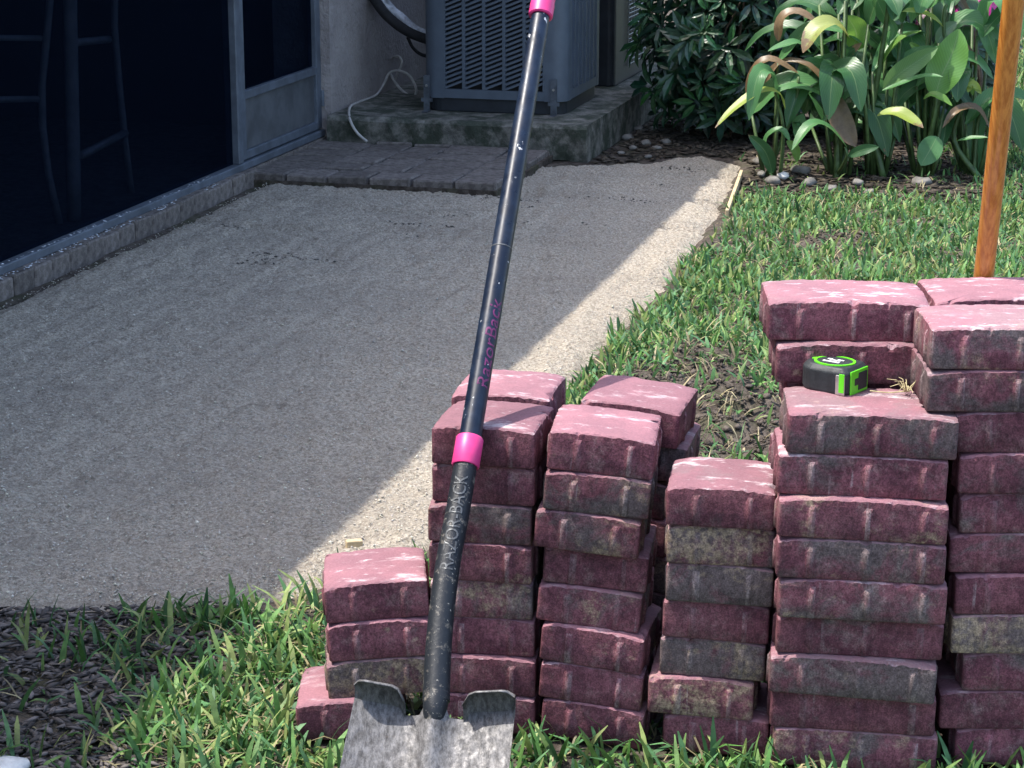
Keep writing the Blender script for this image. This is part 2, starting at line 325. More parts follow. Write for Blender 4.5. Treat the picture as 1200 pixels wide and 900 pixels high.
me = npmesh('ground', V, F, M['soil'], True)
bm = bmesh.new(); bm.from_mesh(me); bm.verts.ensure_lookup_table(); v = bm.verts
idx = lambda i, j: v[j * nx + i]; K = [v[nb + k] for k in range(4)]
bm.faces.new([K[0], K[1]] + [idx(i, 0) for i in range(nx - 1, -1, -1)]); bm.faces.new([K[1], K[2]] + [idx(nx - 1, j) for j in range(ny - 1, -1, -1)])
bm.faces.new([K[2], K[3]] + [idx(i, ny - 1) for i in range(nx)]); bm.faces.new([K[3], K[0]] + [idx(0, j) for j in range(ny)])
bmesh.ops.triangulate(bm, faces=bm.faces[-4:]); bm.normal_update(); bm.to_mesh(me); bm.free()
tag(link('ground', me), kind='structure')

def sand_z(x, y):
    a = HS * x + HC * y; b = HC * x - HS * y
    z = .010 * fbm(x, y, 3.0, 3, 21) + .013 * fbm(x, y, 34, 3, 5) + .013 * fbm(x, y, 90, 2, 15)
    z = z + .007 * (vnoise(b * 24, a * 1.6, 4) - .5)                # screed lines along the bed
    z = z - .075 * np.maximum(0, vnoise(a * 13, b * 3.2, 8) - .66) * sstep(5.6, 6.4, a) - .05 * np.maximum(0, vnoise(a * 24, b * 9, 18) - .70) * sstep(6.6, 7.3, a) * sstep(-2.2, -1.9, b)     # scrapes by the landing
    z = z + .03 * sstep(-1.35, -1.0, b) * np.maximum(0, fbm(x, y, 9, 3, 31) + .1)
    return z
X, Y, F, nx, ny = grid(-2.2, .95, 2.9, 8.45, .0105)
sd = poly_sd(X, Y, SAND); sd = sd - .11 * sstep(-1.45, -1.15, HC * X - HS * Y) * (fbm(X, Y, 5, 4, 77) + .02) + .03 * fbm(X, Y, 14, 3, 78)
Z = -.085 + (.085 + sand_z(X, Y)) * sstep(-.11, .10, sd); keep = (sd > -.10)[F].all(1)
F = F[keep]; used = np.unique(F); remap = np.full(len(X), -1); remap[used] = np.arange(len(used))
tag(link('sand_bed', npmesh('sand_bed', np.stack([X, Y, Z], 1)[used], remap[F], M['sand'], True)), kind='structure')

OCT = np.array([(1, 0, 0), (-1, 0, 0), (0, 1, 0), (0, -1, 0), (0, 0, 1), (0, 0, -1)], float)
OCF = np.array([(0, 2, 4), (2, 1, 4), (1, 3, 4), (3, 0, 4), (2, 0, 5), (1, 2, 5), (3, 1, 5), (0, 3, 5)])
def grains(px, py, pz, size, tint, aspect=(1, 1, .7)):
    n = len(px); V = OCT[None] * (size[:, None, None] * np.array(aspect)) * rng.uniform(.6, 1.35, (n, 6, 1))
    a = rng.uniform(0, 6.28, n); c, s = np.cos(a)[:, None], np.sin(a)[:, None]; x, y = V[..., 0].copy(), V[..., 1].copy(); V[..., 0] = c * x - s * y; V[..., 1] = s * x + c * y
    V += rng.normal(0, .12, V.shape) * size[:, None, None]
    V += np.stack([px, py, pz], 1)[:, None]; F = (OCF[None] + 6 * np.arange(n)[:, None, None]).reshape(-1, 3)
    return V.reshape(-1, 3), F, np.repeat(tint, 6, 0)
# loose coarse screenings on top of the bed: denser towards the near end
n = 70000; py = 3.45 + 4.6 * rng.random(n) ** 1.8; px = rng.uniform(-1.5, .9, n); sd = poly_sd(px, py, SAND); k = sd > .045; px, py = px[k], py[k]
size = rng.uniform(.0010, .0025, len(px)) * np.where(rng.random(len(px)) < .05, 1.7, 1)
lum = rng.uniform(.30, .70, len(px))[:, None]; tint = np.hstack([lum, lum * rng.uniform(.90, .96, (len(px), 1)), lum * rng.uniform(.72, .84, (len(px), 1)), np.ones((len(px), 1))])
V, F, T_ = grains(px, py, sand_z(px, py) + size * .3, size, tint)
tag(link('loose_screenings', npmesh('loose_screenings', V, F, M['grain'], False, T_)), 'loose pale screenings strewn over the levelled sand bed', 'gravel', kind='stuff')
# dark soil crumbs by the landing, streaked in place of shade in the scrapes
n = 9000; ca, cb = rng.uniform(5.9, 7.95, n), rng.uniform(-2.75, -1.35, n); keep = (vnoise(ca * 15 + cb * 2, cb * 3.4, 44) > .80) & (vnoise(ca * 3, cb * 3, 45) > .38) & ((ca < 7.15) | (cb > -1.95)); ca, cb = ca[keep], cb[keep]
px = HC * cb + HS * ca; py = -HS * cb + HC * ca; size = rng.uniform(.0015, .0050, len(px)); lum = rng.uniform(.06, .17, len(px))[:, None]
V, F, T_ = grains(px, py, sand_z(px, py) + .002, size, np.hstack([lum, lum * .9, lum * .8, np.ones_like(lum)]), (1.6, .8, .6))
tag(link('soil_crumbs', npmesh('soil_crumbs', V, F, M['grain'], False, T_)), 'dark soil crumbs streaked like shaded scrapes on the sand beside the landing', 'soil', kind='stuff')
# clods on the bare patch behind the stacks
n = 42000; px = rng.uniform(-.1, 1.25, n); py = rng.uniform(3.7, 7.0, n); k = (dirt_mask(px, py) > rng.uniform(.12, 1.0, n)) & (poly_sd(px, py, SAND) < .0); px, py = px[k], py[k]
size = rng.uniform(.0018, .0065, len(px)) * np.where(rng.random(len(px)) < .06, 2.4, 1); lum = rng.uniform(.05, .17, len(px))[:, None]
V, F, T_ = grains(px, py, ground_z(px, py) + size * .3, size, np.hstack([lum, lum * .84, lum * .72, np.ones_like(lum)]))
tag(link('soil_clods', npmesh('soil_clods', V, F, M['clod'], False, T_)), 'crumbly dug-up soil on the bare patch behind the stacks', 'soil', kind='stuff')

# ------------------------------------------------------------------ house, its screened lanai, roof
house = empty('house', (0, 0, 0), -HA)
tag(house, 'house with stucco wall, dark screened porch and wide eave', 'house')
WB = -2.925                                                         # plane of the screens
b = MB(); b.box(-3.10, -2.87, 8.03, 12.5, -.1, 2.46); b.build('wall', M['stucco'], house)
for args in [(-6.2, -6.0, -1.2, 12.5, -.1, 2.46), (-6.0, -3.10, 8.2, 8.4, -.1, 2.46), (-6.0, -3.0, -1.2, -1.0, -.1, 2.46)]:  # last one: unseen near end wall, added to darken the porch
    MB().box(*args).build('inner_wall', M['inner'], house)
b = MB(); ridge = 3.35
b.add([(-6.6, -1.4, 2.47), (-2.49, -1.4, 2.47), (-2.49, 12.8, 2.47), (-6.6, 12.8, 2.47), (-6.6, -1.4, 2.60), (-2.49, -1.4, 2.60), (-2.49, 12.8, 2.60), (-6.6, 12.8, 2.60), (-4.46, -1.4, ridge), (-4.46, 12.8, ridge)],
      [(0, 3, 2, 1), (0, 1, 5, 8, 4), (1, 2, 6, 5), (2, 3, 7, 9, 6), (3, 0, 4, 7), (5, 6, 9, 8), (7, 4, 8, 9)])
ro = b.build('roof', M['roof'], house)
MB().box(-2.49, -2.46, -1.42, 12.82, 2.44, 2.61).build('fascia', M['white'], ro)
MB().box(-3.1, -2.50, -1.38, 12.78, 2.45, 2.466).build('soffit', M['white'], ro)
# screens: posts, track, panes
fr = MB()
tr = MB().box(WB - .03, WB + .03, -1.0, 8.03, .044, .070).build('screen_track', M['alu'], house); bevel(tr, .004)
for a0 in (7.18, 4.35, 1.55): bevel(MB().box(WB - .025, WB + .025, a0 - .022, a0 + .022, .070, 2.45).build('screen_post', M['alu'], house), .004)
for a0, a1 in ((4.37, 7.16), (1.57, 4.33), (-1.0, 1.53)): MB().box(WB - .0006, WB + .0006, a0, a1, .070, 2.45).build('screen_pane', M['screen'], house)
d0, d1 = 7.205, 8.028
door = MB(); 
for (x0, x1, z0, z1) in ((d0, d0 + .045, .075, 2.3), (d1 - .05, d1, .075, 2.3), (d0 + .045, d1 - .05, .075, .105), (d0 + .045, d1 - .05, .285, .315), (d0 + .045, d1 - .05, 2.25, 2.3)):
    door.box(WB - .018, WB + .018, x0, x1, z0, z1)
dr = bevel(door.build('screen_door', M['alu'], house), .003)
MB().box(WB - .006, WB + .006, d0 + .046, d1 - .051, .106, .284).build('kick_plate', M['kick'], dr)
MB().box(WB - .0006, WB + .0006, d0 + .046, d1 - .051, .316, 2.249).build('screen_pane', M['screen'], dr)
for z in (.16, .72): MB().tube([(WB + .022, d1 - .004, z), (WB + .022, d1 - .004, z + .06)], .008, 8).build('hinge', M['alu'], dr)
MB().box(-6.0, WB + .034, -1.0, 8.2, -.06, .042).build('porch_floor', M['oldpaver'], house)
n = 700; ca = rng.uniform(3.2, 6.9, n); ca = ca[np.abs(vnoise(ca * 3, ca * 0, 3)) > .35]; cb = rng.uniform(WB + .015, -2.868, len(ca))     # flakes of white coating along the track
size = rng.uniform(.0015, .0055, len(ca)); px = HC * cb + HS * ca; py = -HS * cb + HC * ca; tint = np.tile((.62, .65, .70, 1.0), (len(ca), 1))
V, F, T_ = grains(px, py, np.where(cb < WB + .03, .071, .047), size, tint, (1.5, .7, .25)); tag(link('paint_flakes', npmesh('paint_flakes', V, F, M['grain'], False, T_)), 'white paint flakes along the porch screen track', 'debris', kind='stuff')

edging = tag(empty('paver_edging', (0, 0, 0), -HA), kind='structure')
def brick_mesh(name, w, d, h, jit, sd):
    bm = bmesh.new(); bmesh.ops.create_cube(bm, size=1); rr = random.Random(sd)
    for q in bm.verts: q.co = Vector((q.co.x * w + rr.uniform(-jit, jit), q.co.y * d + rr.uniform(-jit, jit), (q.co.z + .5) * h + rr.uniform(-jit, jit)))
    bmesh.ops.bevel(bm, geom=bm.edges[:], offset=.005, segments=1, affect='EDGES'); me = bpy.data.meshes.new(name); bm.to_mesh(me); bm.free(); me.materials.append(M['oldpaver']); return me
EM = [brick_mesh('brick', .062, .108, .11, .002, i) for i in range(4)]
a0 = 1.2; i = 0
while a0 < 7.2:
    o = link('brick', EM[i % 4], parent=edging); o.location = (BR - .031 + random.uniform(-.003, .003), a0, -.065 + random.uniform(-.004, .003)); o.rotation_euler = (random.uniform(-.02, .02), random.uniform(-.02, .02), random.uniform(-.025, .025))
    o.color = (random.uniform(.75, 1.15),) * 3 + (1,); a0 += .115; i += 1
landing = tag(empty('paver_landing', (0, 0, 0), -HA), kind='structure')
LM = [brick_mesh('paver', .144, .143, .09, .003, i + 9) for i in range(4)] + [brick_mesh('paver', .217, .143, .09, .003, i + 19) for i in range(3)]
row = 0; aa = 7.195
while aa < 7.97:
    bb = BR - .04; endb = -1.975 + (.0 if row % 2 else -.02); j = row
    while bb < endb - .08:
        wide = row > 0 and (j * 7 + row * 3) % 5 < 2; w = .225 if wide else .151
        if bb + w > endb + .06: w = .151; wide = False
        o = link('paver', LM[(4 + j % 3) if wide else j % 4], parent=landing); o.location = (bb + w / 2, aa + .075, -.054 + random.uniform(-.004, .004)); o.rotation_euler = (random.uniform(-.02, .02), random.uniform(-.02, .02), random.uniform(-.02, .02))
        o.color = (random.uniform(.80, 1.1),) * 3 + (1,); bb += w + .002; j += 1
    aa += .153; row += 1
MB().box(BR - .05, -1.98, 7.19, 7.98, -.10, .014).build('bedding', M['soil'], landing)

# bar stools behind the screen
def stool(name, label, legs, rungs, seat):
    r = empty(name, g(*legs[0][0], .045)); tag(r, label, 'bar stool', 'bar stools behind the porch screen')
    for foot, pts, rad in legs:
        base = g(*foot, .045); q = [base] + [at(x, y, base.y) for x, y in pts]; q.append(q[-1] + Vector((.0, 0, .25)) + (q[-1] - q[-2]) * .4)
        w = MB().tube(q, rad, 6).build('leg', M['stool'], r, True)
    for (p0, p1, Yd0, Yd1, rad) in rungs: MB().tube([at(*p0, Yd0), at(*p1, Yd1)], rad, 6).build('rung', M['stool'], r, True)
    c = Vector(seat); sb = MB(); prof = [(c.x + .19 * math.cos(w), c.y + .19 * math.sin(w)) for w in [k * math.pi / 10 for k in range(20)]]
    sb.prism(prof, c.z, c.z + .05, .012).build('seat', M['stool'], r, True)
    return r
yL, yP, yR = g(70, 262, .045).y, g(88, 258, .045).y, g(154, 226, .045).y
stool('bar_stool', 'metal bar stool with curved legs and thick post beside the porch screen', [((87, 258), [(86, 190), (84, 110), (82, 20), (82, -60)], .022), ((154, 226), [(146, 160), (139, 90), (134, 30), (136, -60)], .0115)],
      [((95, 182), (147, 156), yP, yR, .013), ((86, 50), (128, 46), yP, yR, .013)], tuple(hw(-3.22, 6.42, .80)))
stool('bar_stool', 'metal bar stool with bowed legs behind the porch screen', [((70, 262), [(57, 205), (50, 150), (49, 100), (55, 40), (62, -40)], .0115), ((-60, 290), [(-50, 200), (-52, 120), (-46, 30), (-44, -40)], .0115)],
      [((-52, 117), (45, 116), g(-60, 290, .045).y, yL, .011), ((-48, 44), (48, 45), g(-60, 290, .045).y, yL, .010)], tuple(hw(-3.24, 5.62, .80)))

# ------------------------------------------------------------------ condenser pad, condensers, pipes
pad = MB(); xs = np.linspace(-2.868, -1.85, 26)
vs = []; rr = random.Random(3)
prof = [(7.985, -.01), (7.975, .03), (7.97, .115), (7.985, .130), (9.95, .130), (9.95, -.01)]
for x in xs:
    for k, (a, z) in enumerate(prof): vs.append((x, a + (rr.uniform(-.006, .006) if k < 4 else 0), z + (rr.uniform(-.012, .010) if k == 0 else rr.uniform(-.002, .002))))
m = len(prof); fs = [(i * m + k, i * m + (k + 1) % m, (i + 1) * m + (k + 1) % m, (i + 1) * m + k) for i in range(len(xs) - 1) for k in range(m)] + [tuple(range(m - 1, -1, -1)), tuple((len(xs) - 1) * m + k for k in range(m))]
pr_ = MB(); pr_.add([hw(*q) - Vector((0, 0, 0)) for q in vs], [tuple(reversed(f)) for f in fs])
pado = pr_.build('equipment_pad', M['pad'], loc=tuple(hw(-2.36, 8.9, 0))); tag(pado, 'weathered mossy concrete pad under the condenser', 'concrete pad')

def rounded(x0, x1, y0, y1, r, n=5):
    P = []
    for cx, cy, a0 in ((x1 - r, y1 - r, 0), (x0 + r, y1 - r, 90), (x0 + r, y0 + r, 180), (x1 - r, y0 + r, 270)):
        for k in range(n + 1): w = R(a0 + 90 * k / n); P.append((cx + r * math.cos(w), cy + r * math.sin(w)))
    return P
ac = empty('air_conditioner', hw(-2.27, 8.5, .13), -HA); tag(ac, 'blue-grey louvred air conditioner condenser on the mossy pad', 'air conditioner')
AX0, AX1, AY0, AY1, AZ1 = -.285, .285, -.30, .31, .80                # local to the unit's centre
MB().prism(rounded(AX0 + .012, AX1 - .012, AY0 + .012, AY1 - .012, .06), 0, .055, .004).build('base_pan', M['acdark'], ac)
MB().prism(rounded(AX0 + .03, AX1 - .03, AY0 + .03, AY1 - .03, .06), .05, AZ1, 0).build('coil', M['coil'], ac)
for sx, sy in ((0, 0), (1, 0), (0, 1), (1, 1)):                     # four rounded corner posts
    P = []; cx = AX1 - .055 if sx else AX0 + .055; cy = AY1 - .055 if sy else AY0 + .055; a0 = {(1, 1): 0, (0, 1): 90, (0, 0): 180, (1, 0): 270}[(sx, sy)]
    out = [(cx + .055 * math.cos(R(a0 + 90 * k / 8)), cy + .055 * math.sin(R(a0 + 90 * k / 8))) for k in range(9)]; inn = [(cx + .040 * math.cos(R(a0 + 90 * k / 8)), cy + .040 * math.sin(R(a0 + 90 * k / 8))) for k in range(9)]
    ex0 = (out[0][0] + (0, 0)[0], out[0][1]); 
    d0_ = Vector((math.cos(R(a0 - 90)), math.sin(R(a0 - 90)))) * .030; d1_ = Vector((math.cos(R(a0 + 180)), math.sin(R(a0 + 180)))) * .030
    P = [(out[0][0] + d0_.x, out[0][1] + d0_.y)] + out + [(out[-1][0] + d1_.x, out[-1][1] + d1_.y)] + [(inn[-1][0] + d1_.x, inn[-1][1] + d1_.y)] + inn[::-1] + [(inn[0][0] + d0_.x, inn[0][1] + d0_.y)]
    b = MB(); nP = len(P); b.add([(x, y, .052) for x, y in P] + [(x, y, AZ1) for x, y in P], [(k, (k + 1) % nP, nP + (k + 1) % nP, nP + k) for k in range(nP)] + [tuple(range(nP - 1, -1, -1)), tuple(range(nP, 2 * nP))])
    autosmooth(b.build('corner_post', M['ac'], ac), 30)
MB().prism(rounded(AX0 - .005, AX1 + .005, AY0 - .005, AY1 + .005, .06), AZ1 + .001, AZ1 + .05, .01).build('top_cover', M['ac'], ac)
fx0, fx1 = AX0 + .0855, AX1 - .0855; nc = 5; pitch = (fx1 - fx0) / nc
slm = MB().add([(-.037, -.0075, -.0062), (.037, -.0075, -.0062), (.037, .006, -.0010), (-.037, .006, -.0010), (-.037, -.0075, .0018), (.037, -.0075, .0018), (.037, .006, .0050), (-.037, .006, .0050)],
               [(0, 3, 2, 1), (4, 5, 6, 7), (0, 1, 5, 4), (1, 2, 6, 5), (2, 3, 7, 6), (3, 0, 4, 7)])
me = bpy.data.meshes.new('louver'); me.from_pydata([Matrix.Rotation(R(-22), 4, 'Y') @ v for v in slm.v], [], slm.f); me.materials.append(M['ac'])
pan = MB()
pan.box(fx0, fx1, AY0 + .001, AY0 + .016, .0535, .088); pan.box(fx0, fx1, AY0 + .001, AY0 + .016, AZ1 - .04, AZ1 - .001)
for c in range(nc + 1):
    x = fx0 + c * pitch; w = .0060; pan.box(max(fx0, x - w), min(fx1, x + w), AY0, AY0 + .017, .0885, AZ1 - .0405)
po = pan.build('louver_panel', M['ac'], ac)
for c in range(nc):
    for r_ in range(34):
        o = link('louver', me, parent=po); o.location = (fx0 + (c + .5) * pitch, AY0 + .010, .108 + r_ * .0185)
sp = MB(); sy0, sy1 = AY0 + .0855, AY1 - .0855; ns = 7; sp_ = (sy1 - sy0) / ns           # finer louvres on the side
sp.box(AX1 - .016, AX1 - .001, sy0, sy1, .0535, .088)
for c in range(ns + 1): y = sy0 + c * sp_; sp.box(AX1 - .017, AX1, max(sy0, y - .006), min(sy1, y + .006), .0885, AZ1 - .04)
for c in range(ns):
    for k in range(60):
        z = .095 + k * .0108; y = sy0 + (c + .5) * sp_
        sp.add([Matrix.Rotation(R(25), 4, 'X') @ Vector(q) + Vector((AX1 - .009, y, z)) for q in ((-.006, -.03, -.002), (.006, -.03, -.002), (.006, .03, -.002), (-.006, .03, -.002), (-.006, -.03, .002), (.006, -.03, .002), (.006, .03, .002), (-.006, .03, .002))],
               [(0, 3, 2, 1), (4, 5, 6, 7), (0, 1, 5, 4), (1, 2, 6, 5), (2, 3, 7, 6), (3, 0, 4, 7)])
so_ = sp.build('side_grille', M['ac'], ac); so_['kind'] = 'stuff'
for (x, y, ex) in ((AX1 - .045, AY0 - .012, 0), (AX0 + .02, AY0 - .012, 0)):
    c_ = MB().box(x - .012, x + .012, y - .002, y + .004, -.005, .14); c_.box(x - .022, x + .022, y - .003, y + .005, .038, .052); c_.box(x - .012, x + .012, y - .03, y + .004, -.001, .003)
    br = c_.build('hold_down_strap', M['bracket'], ac); MB().tube([(x, y - .006, .10), (x, y + .003, .10)], .005, 8).build('screw', M['chrome'], br)
for y in (-.29, .12): MB().tube([(AX1 + .002, y, .35), (AX1 + .002, y, .70)], .004, 6)
u2 = empty('air_conditioner', hw(-2.28, 9.40, .13), -HA); tag(u2, 'dark condenser with wire guard behind the louvred one', 'air conditioner')
MB().prism(rounded(-.29, .29, -.32, .32, .03), 0, .72, .006).build('cabinet', M['acdark'], u2)
b = MB(); 
for k in range(34): z = .07 + k * .018; b.tube([(.302, -.10, z), (.302, .31, z)], .0022, 5)
for k in range(9): y = -.10 + k * .051; b.tube([(.300, y, .06), (.300, y, .68)], .0022, 5)
b.build('wire_guard', M['wire'], u2)['kind'] = 'stuff'
bevel(MB().prism(rounded(-.30, .30, -.33, .33, .03), .721, .77, .008).build('top_cover', M['acdark'], u2), .002)

def curve_pts(P, n=8):
    P = [Vector(p) for p in P]; out = []
    for i in range(len(P) - 1):
        p0, p1, p2, p3 = P[max(i - 1, 0)], P[i], P[i + 1], P[min(i + 2, len(P) - 1)]
        for k in range(n):
            t = k / n; out.append(.5 * ((2 * p1) + (p2 - p0) * t + (2 * p0 - 5 * p1 + 4 * p2 - p3) * t * t + (3 * p1 - p0 - 3 * p2 + p3) * t ** 3))
    return out + [P[-1]]
def wire(name, px, Ys, rad, mat, label, cat):
    pts = curve_pts([at(x, y, Yv) for (x, y), Yv in zip(px, Ys)]); o = MB().tube(pts, rad, 8).build(name, mat, smooth=True, loc=tuple(pts[0])); return tag(o, label, cat)
yw = hw(-2.86, 8.75).y
wire('pale_cable', [(455, 66), (456, 82), (464, 98), (476, 110), (486, 112), (487, 102), (479, 88), (466, 83), (456, 86), (450, 98), (440, 112), (420, 120), (410, 126), (410, 140), (418, 155), (430, 166)],
     [9.28, 9.22, 9.16, 9.1, 9.06, 9.06, 9.08, 9.12, 9.13, 9.1, 9.0, 8.80, 8.60, 8.42, 8.40, 8.38], .0055, M['cable'], 'thin pale cable coiled down the stucco wall beside the pad', 'cable')
wire('pale_cable', [(456, 70), (466, 66), (471, 74), (464, 90), (462, 96)], [9.28, 9.2, 9.18, 9.18, 9.22], .005, M['cable'], 'short kinked pale cable at the wall outlet beside the pad', 'cable')
ls = wire('refrigerant_line', [(425, -60), (430, -20), (445, 8), (462, 26), (482, 39), (504, 47), (515, 48)], [8.95, 8.95, 8.92, 8.9, 8.88, 8.86, 8.88], .021, M['foam'], 'black insulated pipe sweeping from the wall to the condenser', 'pipe')
wire('refrigerant_line', [(438, -40), (446, -5), (458, 12), (470, 22), (486, 36), (506, 44)], [9.0, 8.98, 8.97, 8.95, 8.93, 8.93], .024, M['silver'], 'foil wrapped pipe above the black insulated pipe', 'pipe')
wire('refrigerant_line', [(478, 44), (484, 56), (494, 64), (508, 67)], [9.0, 8.97, 8.94, 8.92], .007, M['foam'], 'thin dark pipe looped under the black insulated pipe', 'pipe')
cd = empty('conduit_box', hw(-2.83, 9.55, .40)); tag(cd, 'beige electrical box and conduit on the wall behind the condenser', 'electrical box')
q = hw(-2.83, 9.62, 0); 
MB().box(q.x - .02, q.x + .10, q.y - .03, q.y + .05, .52, 1.2).build('box', M['conduit'], cd); MB().tube([(q.x + .03, q.y, .12), (q.x + .03, q.y, .53)], .014, 8).build('conduit', M['conduit'], cd, True)

# ------------------------------------------------------------------ loose concrete pavers
TH, SQ, LG = .058, .150, .229
def paver_mesh(name, w, d, seed):
    """spacer ribs down the sides, rough rolled top edge, slightly domed top with dropped corners; origin at the front bottom middle"""
    rr = random.Random(seed); per = []                               # (x, y, nx, ny, rib, s along the side 0..1, side length)
    r = .005; st = .0032
    for k, (L, ax, ay, ux, uy, nx_, ny_) in enumerate(((w, -w / 2, 0, 1, 0, 0, -1), (d, w / 2, 0, 0, 1, 1, 0), (w, w / 2, d, -1, 0, 0, 1), (d, -w / 2, d, 0, -1, -1, 0))):
        ribs = (.28, .77) if L < .2 else (.20, .53, .86)
        m_ = int((L - 2 * r) / st)
        for i in range(m_ + 1):
            s = r + (L - 2 * r) * i / m_; rib = max(max(0.0, 1 - (abs(s - L * q) / .0056) ** 2) for q in ribs)
            per.append((ax + ux * s, ay + uy * s, nx_, ny_, rib, s / L, L))
        c = (ax + ux * (L - r) - nx_ * r, ay + uy * (L - r) - ny_ * r)
        for a in (30, 60):
            w_ = math.cos(R(a)), math.sin(R(a)); n2 = (nx_ * w_[0] + ux * w_[1], ny_ * w_[0] + uy * w_[1]); per.append((c[0] + n2[0] * r, c[1] + n2[1] * r, n2[0], n2[1], 0.0, 1.0, L))
    n = len(per); V = []; off = rr.uniform(0, 50)
    drop = [rr.uniform(.0005, .0045) for _ in range(4)]
    def topz(x, y):
        u = x / (w / 2); v = (y - d / 2) / (d / 2); e = max(abs(u), abs(v)); cr = abs(u) ** 3 * .0026 + abs(v) ** 4 * .0010
        k = (0 if u < 0 else 1) + (0 if v < 0 else 2)
        return TH - cr - drop[k] * (abs(u) ** 4) * (abs(v) ** 3) + .0012 * noise.noise(Vector((x * 30 + off, y * 30, 1)))
    def ring(f):
        for p in per: V.append(f(p))
    def nz(p, sc, k): return noise.noise(Vector((p[0] * sc + off, p[1] * sc + k, off)))
    ring(lambda p: (p[0] - p[2] * .0015, p[1] - p[3] * .0015, .0))
    ring(lambda p: (p[0] + p[2] * .0038 * p[4], p[1] + p[3] * .0038 * p[4], .0022 + .001 * nz(p, 60, 3)))
    ring(lambda p: (p[0] + p[2] * (.0042 * p[4] + .0005 * nz(p, 40, 8)), p[1] + p[3] * (.0042 * p[4] + .0005 * nz(p, 40, 8)), .024))
    ring(lambda p: (p[0] + p[2] * .0038 * p[4], p[1] + p[3] * .0038 * p[4], .0405 + .002 * nz(p, 20, 1)))
    ring(lambda p: (p[0], p[1], .0462 + .0015 * nz(p, 20, 1)))
    chip = lambda p: max(0.0, nz(p, 42, 11) - .38) * .022 + max(0.0, nz(p, 95, 17) - .45) * .012
    ring(lambda p: (p[0] - p[2] * (.0006 + .0009 * nz(p, 150, 5) + chip(p) * .3), p[1] - p[3] * (.0006 + .0009 * nz(p, 150, 5) + chip(p) * .3), topz(p[0], p[1]) - .0022 + .0020 * nz(p, 120, 2) - chip(p)))
    ring(lambda p: (p[0] - p[2] * (.0028 + chip(p) * 1.3), p[1] - p[3] * (.0028 + chip(p) * 1.3), topz(p[0], p[1]) - .0003 + .0010 * nz(p, 110, 7)))
    for f in (.80, .52, .22):
        ring(lambda p: ((p[0]) * f, d / 2 + (p[1] - d / 2) * f, topz(p[0] * f, d / 2 + (p[1] - d / 2) * f)))
    V.append((0, d / 2, topz(0, d / 2))); nr = len(V) // n
    fs = []; mi = []; sm = []
    for i in range(nr - 1):
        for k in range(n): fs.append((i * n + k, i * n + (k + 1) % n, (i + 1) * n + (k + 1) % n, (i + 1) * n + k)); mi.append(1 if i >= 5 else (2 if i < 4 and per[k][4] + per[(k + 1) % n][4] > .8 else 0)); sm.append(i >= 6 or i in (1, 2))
    for k in range(n): fs.append(((nr - 1) * n + k, (nr - 1) * n + (k + 1) % n, nr * n)); mi.append(1); sm.append(True)
    fs.append(tuple(range(n - 1, -1, -1))); mi.append(0); sm.append(False)
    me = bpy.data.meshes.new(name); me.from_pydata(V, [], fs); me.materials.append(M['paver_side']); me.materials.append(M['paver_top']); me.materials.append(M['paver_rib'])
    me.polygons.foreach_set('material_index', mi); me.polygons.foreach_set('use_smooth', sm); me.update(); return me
SQM = [paver_mesh('paver', SQ, SQ, i) for i in range(7)]; LGM = [paver_mesh('paver', LG, SQ, 20 + i) for i in range(7)]
ORD = ['top', 'second', 'third', 'fourth', 'fifth', 'sixth', 'seventh', 'eighth', 'ninth', 'tenth', 'eleventh']
WHERE = {'A': 'the four-high stack', 'B': 'the stack the shovel leans on', 'K': 'the stack behind the shovel stack',
         'C': 'the tilted eight-high stack', 'L': 'the stack behind the tilted stack', 'D': 'the single seven-high stack',
         'E': 'the tape measure stack', 'G': 'the stack behind the tape measure', 'H': 'the eleven-high front stack', 'I': 'the wooden pole stack'}
def colour_word(gr, tn):
    if gr > .75: return 'dark grey'
    if tn > .7: return 'tan-stained'
    if gr > .45: return 'red and grey'
    if tn > .4: return 'tan-speckled red'
    return 'plum red'
FOOT = []; PAV = {}
def stack(key, wide, nlay, yaw, roll, rows):
    """rows from the top: (front-middle x, front y, extra yaw, grey, tan, white on top)"""
    for i, (x, y, dy, gr, tn, wh) in enumerate(rows):
        k = nlay - 1 - i; me = (LGM if wide else SQM)[(i * 3 + ord(key)) % 7]
        o = link('concrete_paver', me); o.location = (x, y, TH * k - .001)
        o.rotation_euler = (random.uniform(-.006, .006), R(roll) + random.uniform(-.008, .008), -R(yaw + dy)); o.color = (gr, tn, wh, 1)
        nth = 'top paver' if i == 0 else ('bottom paver' if k == 0 else ORD[i] + ' paver from the top')
        tag(o, '%s concrete paver, %s of %s' % (colour_word(gr, tn), nth if i == 0 or k == 0 else ORD[i] + ' from the top', WHERE[key]), 'paver', 'loose concrete pavers stacked by the sand bed')
        PAV[key, i] = o
        if k == 0: FOOT.append((x, y, -yaw, LG if wide else SQ))
stack('A', False, 4, -4, -3.5, [(-.194, 3.012, 0, .10, .12, .85), (-.190, 3.006, 1, .25, .30, .5), (-.192, 3.005, 0, .72, .72, .4), (-.236, 2.985, 3, .05, .12, .3)])
stack('B', False, 8, 12, 0, [(-.042, 3.011, 0, .05, .10, .75), (-.042, 3.019, 0, .25, .15, .4), (-.047, 3.014, -4, .62, .45, .4), (-.047, 3.013, -2, .28, .25, .5), (-.045, 3.019, -5, .68, .52, .4), (-.042, 3.022, -4, .12, .28, .4), (-.041, 3.012, -4, .12, .1, .4), (-.042, 3.009, -3, .3, .3, .4)])
p = g(593, 470, .464)
